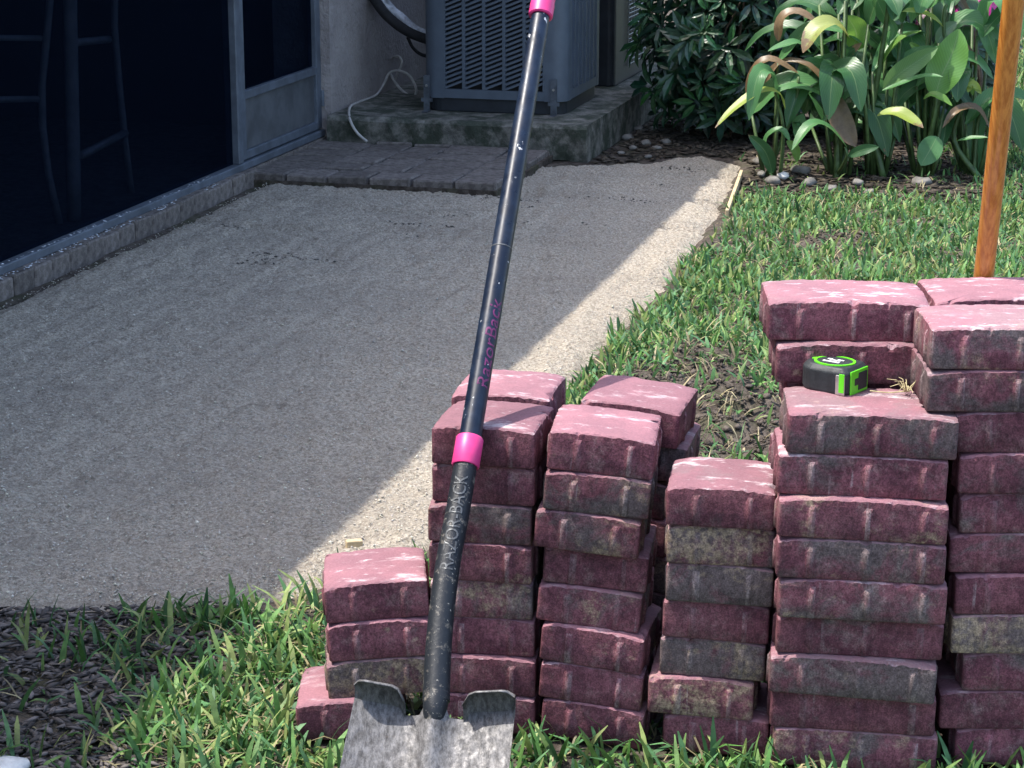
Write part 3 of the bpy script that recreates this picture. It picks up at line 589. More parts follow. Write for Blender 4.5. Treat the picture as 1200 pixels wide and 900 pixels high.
stack('K', False, 8, 12, 0, [(-.018, g(583, 467, .464).y + .025, -1, .03, .1, .75)] + [(-.012 + random.uniform(-.006, .006), 3.177 + random.uniform(-.006, .006), random.uniform(-2, 2), random.uniform(.1, .7), random.uniform(.1, .4), .4) for _ in range(7)])
stack('C', False, 8, 7, 4.5, [(.122, 2.974, 0, .10, .10, .72), (.117, 2.971, 0, .66, .38, .4), (.103, 2.972, 3, .55, .45, .4), (.117, 2.990, 1, .18, .15, .4), (.107, 2.985, 4, .45, .30, .4), (.111, 2.974, 7, .15, .20, .4), (.111, 2.977, 4, .16, .34, .4), (.113, 2.974, 6, .12, .25, .4)])
p = g(736, 478, .464) + Vector((0, .025, 0))
stack('L', False, 8, 15, 5, [(p.x, p.y, 0, .10, .10, .75), (p.x + .012, p.y + .012, -2, .86, .2, .6)] + [(p.x - .006 + random.uniform(-.01, .004), p.y + .01 + random.uniform(-.005, .01), random.uniform(-4, 2), random.uniform(.2, .8), random.uniform(.1, .4), .4) for _ in range(6)])
stack('D', False, 7, 8, 1, [(.287, 2.911, 0, .42, .15, 1.35), (.290, 2.920, -2, .62, .80, .4), (.289, 2.922, 1, .80, .42, .4), (.286, 2.931, 2, .12, .10, .4), (.283, 2.936, 3, .86, .40, .4), (.267, 2.931, 2, .15, .66, .4), (.290, 2.932, 2, .22, .12, .6)])
stack('E', True, 9, 4, 1.8, [(.485, 2.869, 0, .55, .30, .8), (.474, 2.870, 0, .38, .20, .6), (.475, 2.857, 0, .22, .40, .6), (.475, 2.857, 0, .62, .20, .5), (.479, 2.856, 0, .52, .30, .4), (.480, 2.872, 0, .34, .12, .4), (.470, 2.861, 3, .76, .22, .6), (.476, 2.880, 2, .30, .20, .4), (.481, 2.880, 1, .45, .45, .5)])
G1 = g(994, 399, TH * 10); G2 = g(1004, 449, TH * 9)
stack('G', True, 11, 3, .3, [(G1.x, G1.y, -1, .35, .12, 1.05), (G2.x, G2.y, 0, .60, .18, .5)] + [(.500 + random.uniform(-.008, .008), 3.052 + random.uniform(-.006, .006), random.uniform(-2, 2), random.uniform(.05, .5), random.uniform(.05, .3), .4) for _ in range(9)])
stack('H', True, 11, 1, .4, [(.676, 2.886, 0, .60, .35, .9), (.674, 2.884, 0, .70, .28, .5), (.715, 2.885, 0, .15, .15, .4), (.722, 2.880, 1, .40, .12, .4), (.728, 2.887, 0, .55, .20, .4), (.716, 2.887, 0, .48, .25, .4), (.726, 2.880, 0, .06, .10, .4), (.724, 2.880, 0, .74, .74, .4), (.744, 2.886, 0, .50, .15, .4), (.715, 2.887, 0, .14, .12, .4), (.740, 2.891, 0, .20, .12, .4)])
stack('I', True, 11, 0, 0, [(.715, 3.068, 0, .12, .1, .95)] + [(.722 + random.uniform(-.008, .008), 3.062 + random.uniform(-.008, .008), random.uniform(-1, 1), random.uniform(.1, .6), random.uniform(.05, .4), .4) for _ in range(10)])

# ------------------------------------------------------------------ shovel leaning on the stack
LEAN = .85; Q = Vector((0, 2.998, .478))
def on_pole(y):                          # point of the handle's axis seen at picture height y (handle lies in this lean plane)
    d = ray(0, y); # Y = Q.y + LEAN*s ; Z = Q.z + s ; (Z-CAMH)/Y = d2/d1
    k = d[2] / d[1]; s = (k * Q.y + CAMH - Q.z) / (1 - k * LEAN); Yv, Zv = Q.y + LEAN * s, Q.z + s
    x = 548 + (530 - y) * .1673; return at(x, y, Yv)
P_top, P_col, P_neck = on_pole(16), on_pole(530), on_pole(822)
ax = (P_top - P_col).normalized(); root_l = P_neck - ax * .30
shovel = empty('shovel', (P_neck.x, P_neck.y - .2, 0)); tag(shovel, 'long black shovel with pink collar and worn steel blade leaning on pavers', 'shovel')
nside = (Vector((1, 0, 0)) - ax * ax.x).normalized(); nfront = ax.cross(nside); nfront = nfront if nfront.y < 0 else -nfront
hl = (P_top - P_col).length
hd = MB().tube([P_col - ax * .02, P_col + ax * .25, P_col + ax * .30, P_col + ax * hl, P_col + ax * (hl + .03)], [.0158, .0152, .0152, .0142, .0142], 28).build('handle', M['handle'], shovel, True); autosmooth(hd, 50)
rp = on_pole(292); MB().tube([rp - ax * .001, rp + ax * .001], .01545, 28).build('scribe_ring', M['emboss'], hd, True)
co = MB().tube([P_col - ax * .022, P_col - ax * .020, P_col + ax * .020, P_col + ax * .022], [.0185, .0197, .0195, .0183], 32).build('collar', M['pink'], shovel, True); autosmooth(co, 40)
gs = P_top
gr = MB().tube([gs - ax * .006, gs - ax * .004, gs + ax * .015, gs + ax * .02, gs + ax * .09], [.0168, .0188, .0190, .0182, .0215], 28).build('grip_socket', M['pink'], shovel, True); autosmooth(gr, 40)
c0 = gs + ax * .09; dpts = curve_pts([c0, c0 + ax * .03 + nside * .035, c0 + ax * .075 + nside * .058, c0 + ax * .115 + nside * .055], 6)
dpt2 = curve_pts([c0, c0 + ax * .03 - nside * .035, c0 + ax * .075 - nside * .058, c0 + ax * .115 - nside * .055], 6)
dg = MB().tube(dpts, .013, 12).tube(dpt2, .013, 12).build('grip_yoke', M['pink'], shovel, True)
MB().tube([c0 + ax * .115 - nside * .066, c0 + ax * .115 + nside * .066], .016, 14).build('grip_bar', M['handle'], shovel, True)
def SP(y): return at(np.interp(y, (600, 640, 670, 740, 790, 830), (536, 529, 523, 515, 512, 511)), y, on_pole(y).y)
neck = SP(822); axn = (SP(805) - neck).normalized()
skp = curve_pts([P_col, on_pole(565), on_pole(600), SP(660), SP(720), SP(770), SP(805), neck], 4); sk = MB().tube(skp, [.0163 + .0022 * i / len(skp) for i in range(len(skp))], 28).build('socket', M['socket'], shovel, True); autosmooth(sk, 50)
def wrap_text(txt, size, start, end, rad, lift, mat, parent, name, shift=0.0, shear=0.0):
    cu = bpy.data.curves.new(name, 'FONT'); cu.body = txt; cu.size = size; cu.align_x = 'LEFT'; cu.shear = shear; cu.resolution_u = 3
    to = bpy.data.objects.new(name, cu); COL.objects.link(to); dg_ = bpy.context.evaluated_depsgraph_get(); dg_.update()
    me = bpy.data.meshes.new_from_object(to.evaluated_get(dg_)); bpy.data.objects.remove(to)
    bm = bmesh.new(); bm.from_mesh(me)
    bmesh.ops.subdivide_edges(bm, edges=[e for e in bm.edges if e.calc_length() > size * .25], cuts=1); bmesh.ops.triangulate(bm, faces=bm.faces[:])
    r_ = bmesh.ops.extrude_face_region(bm, geom=bm.faces[:]); top = {q for q in r_['geom'] if isinstance(q, bmesh.types.BMVert)}
    xs_ = [q.co.x for q in bm.verts]; x0, x1 = min(xs_), max(xs_); ys_ = [q.co.y for q in bm.verts]; yc = (min(ys_) + max(ys_)) / 2; L = (end - start).length
    for q in bm.verts:
        s = (q.co.x - x0) / (x1 - x0) * L; ang = (q.co.y - yc) / rad + shift; h = rad + (lift if q in top else -.0008)
        q.co = start + (end - start).normalized() * s + (nfront * math.cos(ang) - nside * math.sin(ang)) * h - ORG[parent.name]
    bmesh.ops.recalc_face_normals(bm, faces=bm.faces[:]); bm.to_mesh(me); bm.free(); me.materials.clear(); me.materials.append(mat); me.name = name
    return link(name, me, None, parent)
wrap_text('RAZOR-BACK', .026, on_pole(672), on_pole(562), .0169, .0010, M['emboss'], sk, 'lettering', .1)
wrap_text('RazorBack', .026, on_pole(458), on_pole(355), .0153, .0005, M['purple'], hd, 'lettering', -.45, .15)
# blade: hollow sheet, foot steps rolled forward, central ridge
bd = (ax * -1); tip_dir = Vector((-.13, -.735, -.665)).normalized(); bx_ = Vector((math.cos(R(13)), -math.sin(R(13)), -.06)); bs = (bx_ - tip_dir * bx_.dot(tip_dir)).normalized(); bn = bs.cross(tip_dir); bn = bn if bn.z > 0 else -bn
N0 = neck - axn * .004; BW, BL = .108, .30
def bl(u, v):                            # u -1..1, v 0..1 down the blade
    w = BW * (1.0 + .04 * math.sin(v * 2.2)) * (1 if v < .55 else math.sqrt(max(0.0, 1 - ((v - .55) / .45) ** 2.2)) * .98 + .02)
    dish = .020 * (u * u) * (1 - .5 * v) + .004 * v; fr_ = .024 * math.exp(-(u / .17) ** 2) * max(0, 1 - v / .6) ** 1.6
    return N0 + bs * (u * w) + tip_dir * (v * BL) + bn * (dish + fr_ - .008)
nu, nv = 33, 18; vs = []; 
for th in (0, 1):
    for j in range(nv + 1):
        for i in range(nu):
            u = -1 + 2 * i / (nu - 1); v = j / nv
            vv = v
            if j == 0: vv = .10 * math.exp(-((abs(u) - .27) / .11) ** 2) - .02 * math.exp(-(u / .12) ** 2)     # notches beside the neck
            vs.append(bl(u, max(-.03, vv)) - bn * (.0022 * th))
def vid(i, j, th): return th * (nv + 1) * nu + j * nu + i
fs = [(vid(i, j, 0), vid(i + 1, j, 0), vid(i + 1, j + 1, 0), vid(i, j + 1, 0)) for j in range(nv) for i in range(nu - 1)] + [(vid(i, j + 1, 1), vid(i + 1, j + 1, 1), vid(i + 1, j, 1), vid(i, j, 1)) for j in range(nv) for i in range(nu - 1)]
rim = [(i, 0) for i in range(nu)] + [(nu - 1, j) for j in range(1, nv + 1)] + [(i, nv) for i in range(nu - 2, -1, -1)] + [(0, j) for j in range(nv - 1, 0, -1)]
for k in range(len(rim)): a, c = rim[k], rim[(k + 1) % len(rim)]; fs.append((vid(*a, 0), vid(*a, 1), vid(*c, 1), vid(*c, 0)))
bo = obj('blade', vs, fs, M['steel'], shovel, True); autosmooth(bo, 50)
for sgn in (-1, 1):                       # foot steps
    P = []; us = [.36 + .64 * k / 8 for k in range(9)]
    for k, u in enumerate(us):
        base = bl(sgn * u, .10 * math.exp(-((u - .27) / .11) ** 2)); hgt = .040 * (1 - max(0, (u - .86) / .14) ** 2 * .55) * (.75 + .25 * min(1, (u - .36) / .1))
        fl = [base + tip_dir * .006 - bn * .001, base + bn * (hgt * .45) - tip_dir * .006, base + bn * (hgt * .85) - tip_dir * .007, base + bn * hgt - tip_dir * .003]
        P.append(fl)
    vs = []; fs = []
    for th in (0, 1):
        for fl in P: vs += [q - tip_dir * (.0026 * th) for q in fl]
    m9 = 9 * 4; f_ = lambda i, j, th: th * m9 + i * 4 + j
    for i in range(8):
        for j in range(3): fs += [(f_(i, j, 0), f_(i + 1, j, 0), f_(i + 1, j + 1, 0), f_(i, j + 1, 0)), (f_(i, j + 1, 1), f_(i + 1, j + 1, 1), f_(i + 1, j, 1), f_(i, j, 1))]
        fs.append((f_(i, 3, 0), f_(i + 1, 3, 0), f_(i + 1, 3, 1), f_(i, 3, 1)))
    for i in (0, 8):
        for j in range(3): fs.append((f_(i, j, 0), f_(i, j + 1, 0), f_(i, j + 1, 1), f_(i, j, 1)))
    obj('foot_step', vs, fs, M['steel'], shovel, True)
rv = MB().tube(curve_pts([neck + axn * .01, bl(0, .03) - bn * .012, bl(0, .10) - bn * .0185, bl(0, .2) - bn * .026], 4), [.0186 - .008 * i / 12 for i in range(13)], 18).build('frog', M['socket'], shovel, True)

# ------------------------------------------------------------------ wooden pole behind the stacks
p1 = at(1153, 321, 3.235); p0 = at(1188, 0, 3.12); dirp = (p0 - p1).normalized(); foot = p1 - dirp * (p1.z / dirp.z) * 1.0
pl = empty('wooden_pole', tuple(foot)); tag(pl, 'varnished orange wooden pole standing upright behind the pavers', 'pole')
MB().tube([foot + Vector((0, 0, -.02)), foot + dirp * .2, p1, p1 + dirp * .3, p0, p0 + dirp * .55, p0 + dirp * .56], [.0145, .0148, .0150, .0152, .0155, .0150, .010], 24).build('shaft', M['wood'], pl, True)

# ------------------------------------------------------------------ tape measure on the pavers
tc = g(975, 458, TH * 9 - .006); tm = empty('tape_measure', tuple(tc), R(-38)); tag(tm, 'black and lime green tape measure lying on a paver', 'tape measure')
hx = .040; prof = []
for k in range(13): w = R(90 + 180 * k / 12); prof.append((-.010 + .033 * math.cos(w), .033 * math.sin(w)))
prof += [(.020, -.034), (.036, -.032), (.041, -.026), (.041, .026), (.036, .032), (.020, .034)]
TZ = .043
bo = MB().prism(prof, .0, TZ, .007).build('case', M['rubber'], tm); bevel(bo, .002, 2, 25)
bo.rotation_euler = (0, 0, 0)
def ell(rx, ry, n=36, c=(0, 0)): return [(c[0] + rx * math.cos(2 * math.pi * k / n), c[1] + ry * math.sin(2 * math.pi * k / n)) for k in range(n)]
ring = MB(); eo, ei = ell(.0300, .0265, c=(.003, 0)), ell(.0262, .0228, c=(.003, 0)); n = 36
ring.add([(x, y, TZ - .001) for x, y in eo] + [(x, y, TZ + .0016) for x, y in eo] + [(x, y, TZ + .0016) for x, y in ei] + [(x, y, TZ - .001) for x, y in ei], [(j * n + k, j * n + (k + 1) % n, (j + 1) * n + (k + 1) % n, (j + 1) * n + k) for j in range(3) for k in range(n)])
ring.build('side_ring', M['lime'], tm)
lb = MB().prism(ell(.0263, .0229, c=(.003, 0)), TZ - .001, TZ + .0008).build('side_label', M['label'], tm)
for (x0, x1, y0, y1) in ((-.013, .013, -.0080, -.0035), (-.007, .010, .0015, .0050), (-.012, -.004, .0045, .0085), (.003, .013, .0060, .0095)): MB().box(x0, x1, y0, y1, TZ + .0006, TZ + .0012).build('label_print', M['lwhite'], lb)
fp = MB().box(.0405, .0432, -.0235, .0235, .0045, .0385).build('front_plate', M['lime'], tm); bevel(fp, .0012)
bevel(MB().box(.0425, .0442, -.004, .020, .009, .034).build('mouth', M['rubber'], fp), .002); bevel(MB().box(.0425, .0440, -.014, -.003, .017, .027).build('mouth_slot', M['rubber'], fp), .001)
bevel(MB().box(.024, .0385, -.0345, -.0325, .006, .034).build('belt_clip', M['chrome'], tm), .001); MB().box(.030, .038, -.0352, -.0330, .010, .036).build('clip_trim', M['lime'], tm)
tl = MB().prism([(-.036, .006), (-.030, -.006), (-.024, .004)], TZ - .004, TZ + .0006).build('lock_button', M['lime'], tm)

# ------------------------------------------------------------------ small wood stakes, stones, straw
tag(bevel(MB().box(-.015, .015, -.008, .008, -.06, .012).xf(Matrix.Translation(g(415, 640)) @ Matrix.Rotation(R(14), 4, 'Z')).build('wooden_stake', M['rawwood'], loc=tuple(g(415, 640))), .002), 'short raw wooden stake in the sand behind the four-high stack', 'stake')
q0, q1 = g(852, 246, .012), g(869, 199, .014); sdv = (q1 - q0).normalized(); sv = Vector((sdv.y, -sdv.x, 0)) * .006; b = MB()
b.add([q0 - sv + Vector((0, 0, -.03)), q0 + sv + Vector((0, 0, -.03)), q1 + sv + Vector((0, 0, -.03)), q1 - sv + Vector((0, 0, -.03)), q0 - sv, q0 + sv, q1 + sv, q1 - sv], [(0, 3, 2, 1), (4, 5, 6, 7), (0, 1, 5, 4), (1, 2, 6, 5), (2, 3, 7, 6), (3, 0, 4, 7)])
tag(bevel(b.build('edging_board', M['rawwood'], loc=tuple(q0)), .002), 'thin raw board laid along the sand edge by the canna bed', 'board')
def stone(name, c, r, label, mat, sd, group=None):
    bm = bmesh.new(); bmesh.ops.create_icosphere(bm, subdivisions=2, radius=1); rr = random.Random(sd); k = rr.uniform(0, 60); a = rr.uniform(0, 6.28)
    for q in bm.verts:
        s = 1 + .45 * noise.noise(q.co * 1.3 + Vector((k, 0, 0))); q.co = Matrix.Rotation(a, 3, 'Z') @ Vector((q.co.x * s * r * 1.25, q.co.y * s * r * .9, q.co.z * s * r * .6))
    me = bpy.data.meshes.new(name); bm.to_mesh(me); bm.free(); me.polygons.foreach_set('use_smooth', [True] * len(me.polygons)); o = link(name, me, mat, loc=(c[0], c[1], c[2])); return tag(o, label, 'stone', group)
stone('pale_stone', g(4, 903), .032, 'large pale stone lying in the bark mulch', M['stone'], 4)
for i, (x, y, r) in enumerate([(905, 213, .03), (918, 207, .022), (892, 205, .018), (948, 215, .026), (975, 222, .020), (1005, 215, .024), (1080, 215, .03), (1020, 226, .02), (938, 200, .03), (890, 190, .025)]):
    stone('garden_stone', g(x, y) + Vector((0, 0, .004)), r, 'small pale stone at the foot of the canna plants', M['stone'] if i == 1 else M['pebble'], 30 + i, 'stones at the foot of the cannas')
for i, (x, y, r) in enumerate([(735, 160, .035), (748, 150, .03), (757, 166, .03), (742, 172, .024), (728, 178, .02), (765, 150, .028), (770, 172, .022), (752, 140, .03), (738, 148, .03), (760, 182, .02), (780, 165, .03)]):
    stone('bed_stone', g(x, y) + Vector((0, 0, -.004)), r * .7, 'grey stone in the dark bed beside the condenser pad', M['pebble'], 60 + i, 'stones beside the condenser pad')
tf = empty('straw_tuft', tuple(g(1062, 458, TH * 9))); tag(tf, 'dry straw tuft lying on the paver beside the tape measure', 'straw')
b = MB(); base = g(1062, 460, TH * 9)
for k in range(14):
    a = random.uniform(0, 6.28); e = base + Vector((math.cos(a) * .028, math.sin(a) * .022, random.uniform(.004, .026))); b.tube([base + Vector((random.uniform(-.004, .004), 0, .001)), (base + e) / 2 + Vector((0, 0, .008)), e], [.0008, .0007, .0004], 4)
b.tube(curve_pts([base + Vector((-.002, 0, .002)), base + Vector((-.025, -.004, .001)), base + Vector((-.05, .004, .0015))], 4), .0009, 4); b.build('blades', M['straw'], tf)

# ------------------------------------------------------------------ plants
def leaf_mesh(pts, width, up, fold=.25, wav=.0, nl=12, nw=6, tipk=1.0, sd=0, name='leaf'):
    """blade along a curve; up = rough upper-face direction; two half blades folded at the midrib"""
    P = curve_pts(pts, 5); L = [0]
    for i in range(1, len(P)): L.append(L[-1] + (P[i] - P[i - 1]).length)
    def samp(t):
        d = t * L[-1]; i = max(j for j in range(len(L)) if L[j] <= d + 1e-9); i = min(i, len(P) - 2); f = (d - L[i]) / max(1e-9, L[i + 1] - L[i]); return P[i].lerp(P[i + 1], f)
    vs, fs, uvs = [], [], []
    for j in range(nl + 1):
        t = j / nl; c = samp(t); tg = (samp(min(1, t + .03)) - samp(max(0, t - .03))).normalized(); n = (up - tg * up.dot(tg))
        n = n.normalized() if n.length > 1e-4 else Vector((0, 0, 1)); s = tg.cross(n)
        w = width * .5 * max(.03, 1.72 * (t + .01) ** .62 * (1 - t) ** .72) * tipk
        for i in range(nw + 1):
            u = -1 + 2 * i / nw; vs.append(c + s * (u * w * math.cos(fold)) + n * (abs(u) * w * math.sin(fold) + wav * w * math.sin(t * 14 + u * 2.5 + sd) * abs(u))); uvs.append((.5 + u / 2, t))
    for j in range(nl):
        for i in range(nw): a = j * (nw + 1) + i; fs.append((a, a + 1, a + nw + 2, a + nw + 1))
    return vs, fs, uvs
def leaf_obj(parent, pts, width, up, col, brown=0.0, fold=.25, wav=.05, nl=12, nw=6, name='leaf', sd=0):
    vs, fs, uvs = leaf_mesh(pts, width, up, fold, wav, nl, nw, 1.0, sd); o = obj(name, vs, fs, M['leaf'], parent, True)
    uv = o.data.uv_layers.new(name='UVMap'); uv.data.foreach_set('uv', [c for p_ in o.data.polygons for vi in p_.vertices for c in uvs[vi]])
    o.color = (*col, 1 - brown); return o
GL, GD, GY, GB, BRN = (.15, .30, .055), (.045, .13, .045), (.29, .37, .07), (.085, .22, .075), (.17, .11, .055)
UPC = Vector((-.25, -.75, .62))
def canna(base_px, label, stems, leaves, extra):
    base = g(*base_px); r = empty('canna_plant', tuple(base)); tag(r, label, 'plant', 'canna plants along the bed')
    for pts, Yv, rad in stems:
        q = [base + Vector((random.uniform(-.03, .03), random.uniform(-.03, .05), -.01))] + [at(x, y, Yv) for x, y in pts]; q = curve_pts(q, 4); MB().tube(q, [rad * (1 - .5 * i / len(q)) for i in range(len(q))], 7).build('stem', M['stem'], r, True)
    for pts, w, Yv, dY, col, br, up in leaves:
        n_ = len(pts); q = [at(x, y, Yv + dY * i / (n_ - 1)) for i, (x, y) in enumerate(pts)]; wm = 1.35 * w / 2600 * (Yv * .96 + .3)
        leaf_obj(r, q, wm, Vector(up) if up else UPC, col, br, random.uniform(.15, .4), random.uniform(.03, .12), sd=random.uniform(0, 6))
    rr = random.Random(base_px[0])
    for k in range(extra):                # older leaves deeper in the clump
        a = rr.uniform(0, 6.28); h0 = rr.uniform(.08, .62); ln = rr.uniform(.2, .38); q0 = base + Vector((rr.uniform(-.08, .08), rr.uniform(.0, .25), h0)); d = Vector((math.cos(a), math.sin(a) * .7 + .15, 0))
        q = [q0, q0 + d * ln * .35 + Vector((0, 0, ln * .35)), q0 + d * ln * .75 + Vector((0, 0, ln * .32)), q0 + d * ln + Vector((0, 0, ln * rr.uniform(-.25, .2)))]
        st = MB().tube([base + Vector((q0.x - base.x, q0.y - base.y, 0)) * .4, q0], [.008, .005], 6).build('stem', M['stem'], r, True)
        dead = rr.random() < .10; leaf_obj(r, q, rr.uniform(.05, .08) if dead else rr.uniform(.09, .15), Vector((d.x * -.2, -.5, .8)), BRN if dead else (GD if rr.random() < .6 else GB), .5 if dead else 0, rr.uniform(.1, .5), .1, sd=k)
    return r
FR, TOPUP = (-.1, -.95, .3), (-.2, -.35, .9)
canna((905, 205), 'small canna with a long arching yellow-green leaf over the sand corner', [([(918, 150), (908, 108)], 7.85, .008), ([(930, 130), (936, 90)], 7.9, .009), ([(904, 180), (880, 160)], 7.8, .006)],
      [([(920, 128), (912, 108), (890, 107), (862, 125), (838, 150)], 17, 7.85, -.10, GY, .10, TOPUP), ([(905, 203), (897, 178), (877, 158)], 19, 7.8, -.03, GD, .05, FR), ([(895, 178), (900, 158), (916, 152), (926, 166)], 13, 7.85, -.05, GB, 0, TOPUP),
       ([(936, 92), (948, 76), (966, 76)], 20, 7.95, .05, GB, 0, FR), ([(875, 112), (885, 80), (905, 70), (936, 86)], 17, 7.95, -.03, BRN, .45, TOPUP), ([(930, 150), (938, 140), (934, 165)], 18, 7.9, 0, GB, 0, FR), ([(922, 165), (932, 175), (934, 190)], 12, 7.9, 0, GL, 0, FR)], 3)
canna((985, 205), 'canna with yellowed ragged leaf and large withered brown leaf', [([(985, 120), (990, 40), (992, 0)], 7.9, .012), ([(1000, 150), (1004, 90)], 7.95, .010), ([(992, 185), (990, 172)], 7.75, .007)],
      [([(995, 44), (978, 28), (958, 34), (941, 62)], 34, 7.9, -.08, (.30, .34, .10), .28, TOPUP), ([(998, 58), (1004, 40), (992, 18)], 33, 7.95, -.03, GL, 0, FR), ([(950, 62), (935, 50), (918, 53), (900, 60)], 17, 7.9, -.05, GB, 0, TOPUP),
       ([(992, 172), (972, 150), (950, 146), (928, 176)], 21, 7.75, -.12, GB, 0, TOPUP), ([(912, 48), (916, 22), (936, 14), (958, 27)], 20, 8.0, -.03, BRN, .9, TOPUP), ([(978, 110), (985, 140), (1003, 172)], 30, 7.85, -.05, (.16, .09, .05), .95, FR),
       ([(994, 183), (1010, 176), (1030, 172)], 14, 7.75, -.03, GD, 0, FR), ([(960, 75), (975, 70), (994, 100)], 18, 8.0, 0, GD, 0, FR), ([(970, 85), (985, 80), (1000, 88)], 12, 7.9, 0, GY, .1, TOPUP), ([(1000, 95), (990, 70), (1010, 50)], 16, 7.95, -.05, GD, .3, FR)], 18)
canna((1030, 205), 'tall canna with upright stem and long pointed leaves', [([(1022, 140), (1032, 70), (1042, 0), (1044, -40)], 7.9, .013), ([(1016, 150), (1010, 100), (1000, 86)], 7.85, .008)],
      [([(1034, 76), (1045, 56), (1062, 42), (1080, 36)], 15, 7.9, -.06, GL, 0, TOPUP), ([(1036, 104), (1052, 88), (1075, 72), (1099, 56)], 27, 7.85, -.05, (.15, .28, .10), 0, FR), ([(1034, 106), (1062, 95), (1086, 88), (1105, 90)], 11, 7.8, -.08, GB, 0, TOPUP),
       ([(1028, 136), (1048, 132), (1066, 140), (1082, 150)], 23, 7.8, -.1, GY, .16, TOPUP), ([(1042, 30), (1030, 5), (1022, -12)], 20, 7.95, 0, GB, 0, FR), ([(1040, 8), (1060, 0), (1084, -8)], 18, 7.9, -.05, GL, 0, TOPUP), ([(1038, 60), (1022, 45), (1008, 30)], 16, 8.0, 0, GD, 0, FR),
       ([(1010, 85), (1000, 78), (1030, 65), (1070, 70)], 20, 8.0, .05, GD, 0, FR), ([(1040, 20), (1048, 35), (1041, 50)], 10, 7.9, 0, GB, 0, FR)], 18)
canna((1085, 205), 'canna with one broad sunlit leaf standing upright', [([(1092, 150), (1098, 112)], 7.85, .010), ([(1105, 90), (1106, 20), (1110, 5)], 7.9, .009)],
      [([(1096, 114), (1102, 92), (1116, 62), (1124, 34)], 48, 7.85, .02, (.14, .31, .07), 0, FR), ([(1106, 32), (1090, 20), (1070, 14), (1054, 14)], 19, 7.9, -.05, GY, .05, TOPUP), ([(1082, 116), (1096, 112), (1116, 124)], 15, 7.8, -.04, GL, 0, TOPUP),
       ([(1098, 160), (1092, 172), (1079, 194)], 31, 7.75, -.03, GB, 0, FR), ([(1114, 110), (1130, 98), (1150, 106)], 22, 7.9, -.05, (.18, .28, .06), 0, TOPUP), ([(1098, 50), (1108, 36), (1122, 26)], 18, 7.9, 0, (.12, .20, .10), 0, FR), ([(1066, 50), (1080, 62), (1088, 76)], 10, 7.95, 0, GL, 0, FR)], 18)
canna((1140, 205), 'canna with dark upright leaves beside the wooden pole', [([(1118, 165), (1128, 125)], 7.9, .012), ([(1145, 150), (1150, 130)], 7.9, .008)],
      [([(1148, 200), (1142, 160), (1150, 135), (1158, 118)], 24, 7.9, .02, GD, 0, FR), ([(1122, 165), (1138, 162), (1158, 161)], 9, 7.8, -.05, GB, 0, TOPUP), ([(1134, 108), (1140, 98), (1150, 110)], 10, 7.85, 0, GY, 0, FR), ([(1140, 100), (1137, 90), (1140, 112)], 10, 7.9, 0, GL, 0, FR)], 14)

def whorl_shrub(name, label, base, cx, cy, cz, rx, ry, rz, nw, nobj, llen, seed, cols, trunk_r=.008, per=7):
    rr = random.Random(seed); root = empty(name, tuple(base)); tag(root, label, 'shrub')
    tr_ = MB(); leaves = []; c = Vector((cx, cy, cz))
    for k in range(nw):
        while True:
            d = Vector((rr.uniform(-1, 1), rr.uniform(-1, 1), rr.uniform(-1, 1)))
            if .25 < d.length < 1: break
        if rr.random() < .65: d = d.normalized() * rr.uniform(.75, 1)
        p_ = c + Vector((d.x * rx, d.y * ry, d.z * rz))
        if p_.z < .06: continue
        axd = (Vector((d.x, d.y - .35, d.z * .5 + .55))).normalized(); s = axd.orthogonal().normalized(); t_ = axd.cross(s); a0 = rr.uniform(0, 6.28); sz = llen * rr.uniform(.7, 1.2); tone = rr.uniform(.6, 1.5)
        tc_ = [x * tone for x in rr.choice(cols)]
        if k % 16 == 0: mid = (base + p_) / 2 + Vector((rr.uniform(-.08, .08), 0, .03)); tr_.tube(curve_pts([base + Vector((rr.uniform(-.04, .04), rr.uniform(-.04, .04), -.02)), mid, p_], 3), [trunk_r * (1 - .75 * i / 6) for i in range(7)], 5)
        for q in range(per + rr.randint(-1, 1)):
            a = a0 + q * 2 * math.pi / per + rr.uniform(-.25, .25); dr_ = (s * math.cos(a) + t_ * math.sin(a)); el = rr.uniform(.0, .45)
            dl = (dr_ * math.cos(el) + axd * math.sin(el)); L = sz * rr.uniform(.75, 1.1); W = L * rr.uniform(.26, .34); sd_ = dl.cross(axd).normalized(); nn = sd_.cross(dl)
            o0 = p_ + dl * .012; dp = -.12 * L
            vs_ = [o0, o0 + dl * L * .3 + sd_ * W * .42 + nn * .05 * L, o0 + dl * L * .3 - nn * .01 * L, o0 + dl * L * .3 - sd_ * W * .42 + nn * .05 * L, o0 + dl * L * .66 + sd_ * W * .46 + nn * .03 * L, o0 + dl * L * .66 - nn * .02 * L, o0 + dl * L * .66 - sd_ * W * .46 + nn * .03 * L, o0 + dl * L + nn * dp]
            leaves.append((vs_, [min(1, x * rr.uniform(.8, 1.25)) for x in tc_]))
    LF = [(0, 2, 1), (0, 3, 2), (1, 2, 5, 4), (2, 3, 6, 5), (4, 5, 7), (5, 6, 7)]
    leaves.sort(key=lambda e: e[0][0].y)
    tr_.build('branches', M['twig'], root, True)
    def mk(nm, vs_, fs_, tint):
        o = obj(nm, vs_, fs_, M['shrub'], root, False); at_ = o.data.attributes.new('tint', 'FLOAT_COLOR', 'POINT'); at_.data.foreach_set('color', [x for c_ in tint for x in (*c_, 1)]); return o
    for vs_, cl in leaves[:nobj]: mk('leaf', vs_, LF, [cl] * 8)
    V_, F_, C_ = [], [], []
    for vs_, cl in leaves[nobj:]: F_ += [tuple(i + len(V_) for i in f) for f in LF]; V_ += vs_; C_ += [cl] * 8
    if V_: mk('foliage', V_, F_, C_)['kind'] = 'stuff'
    return root
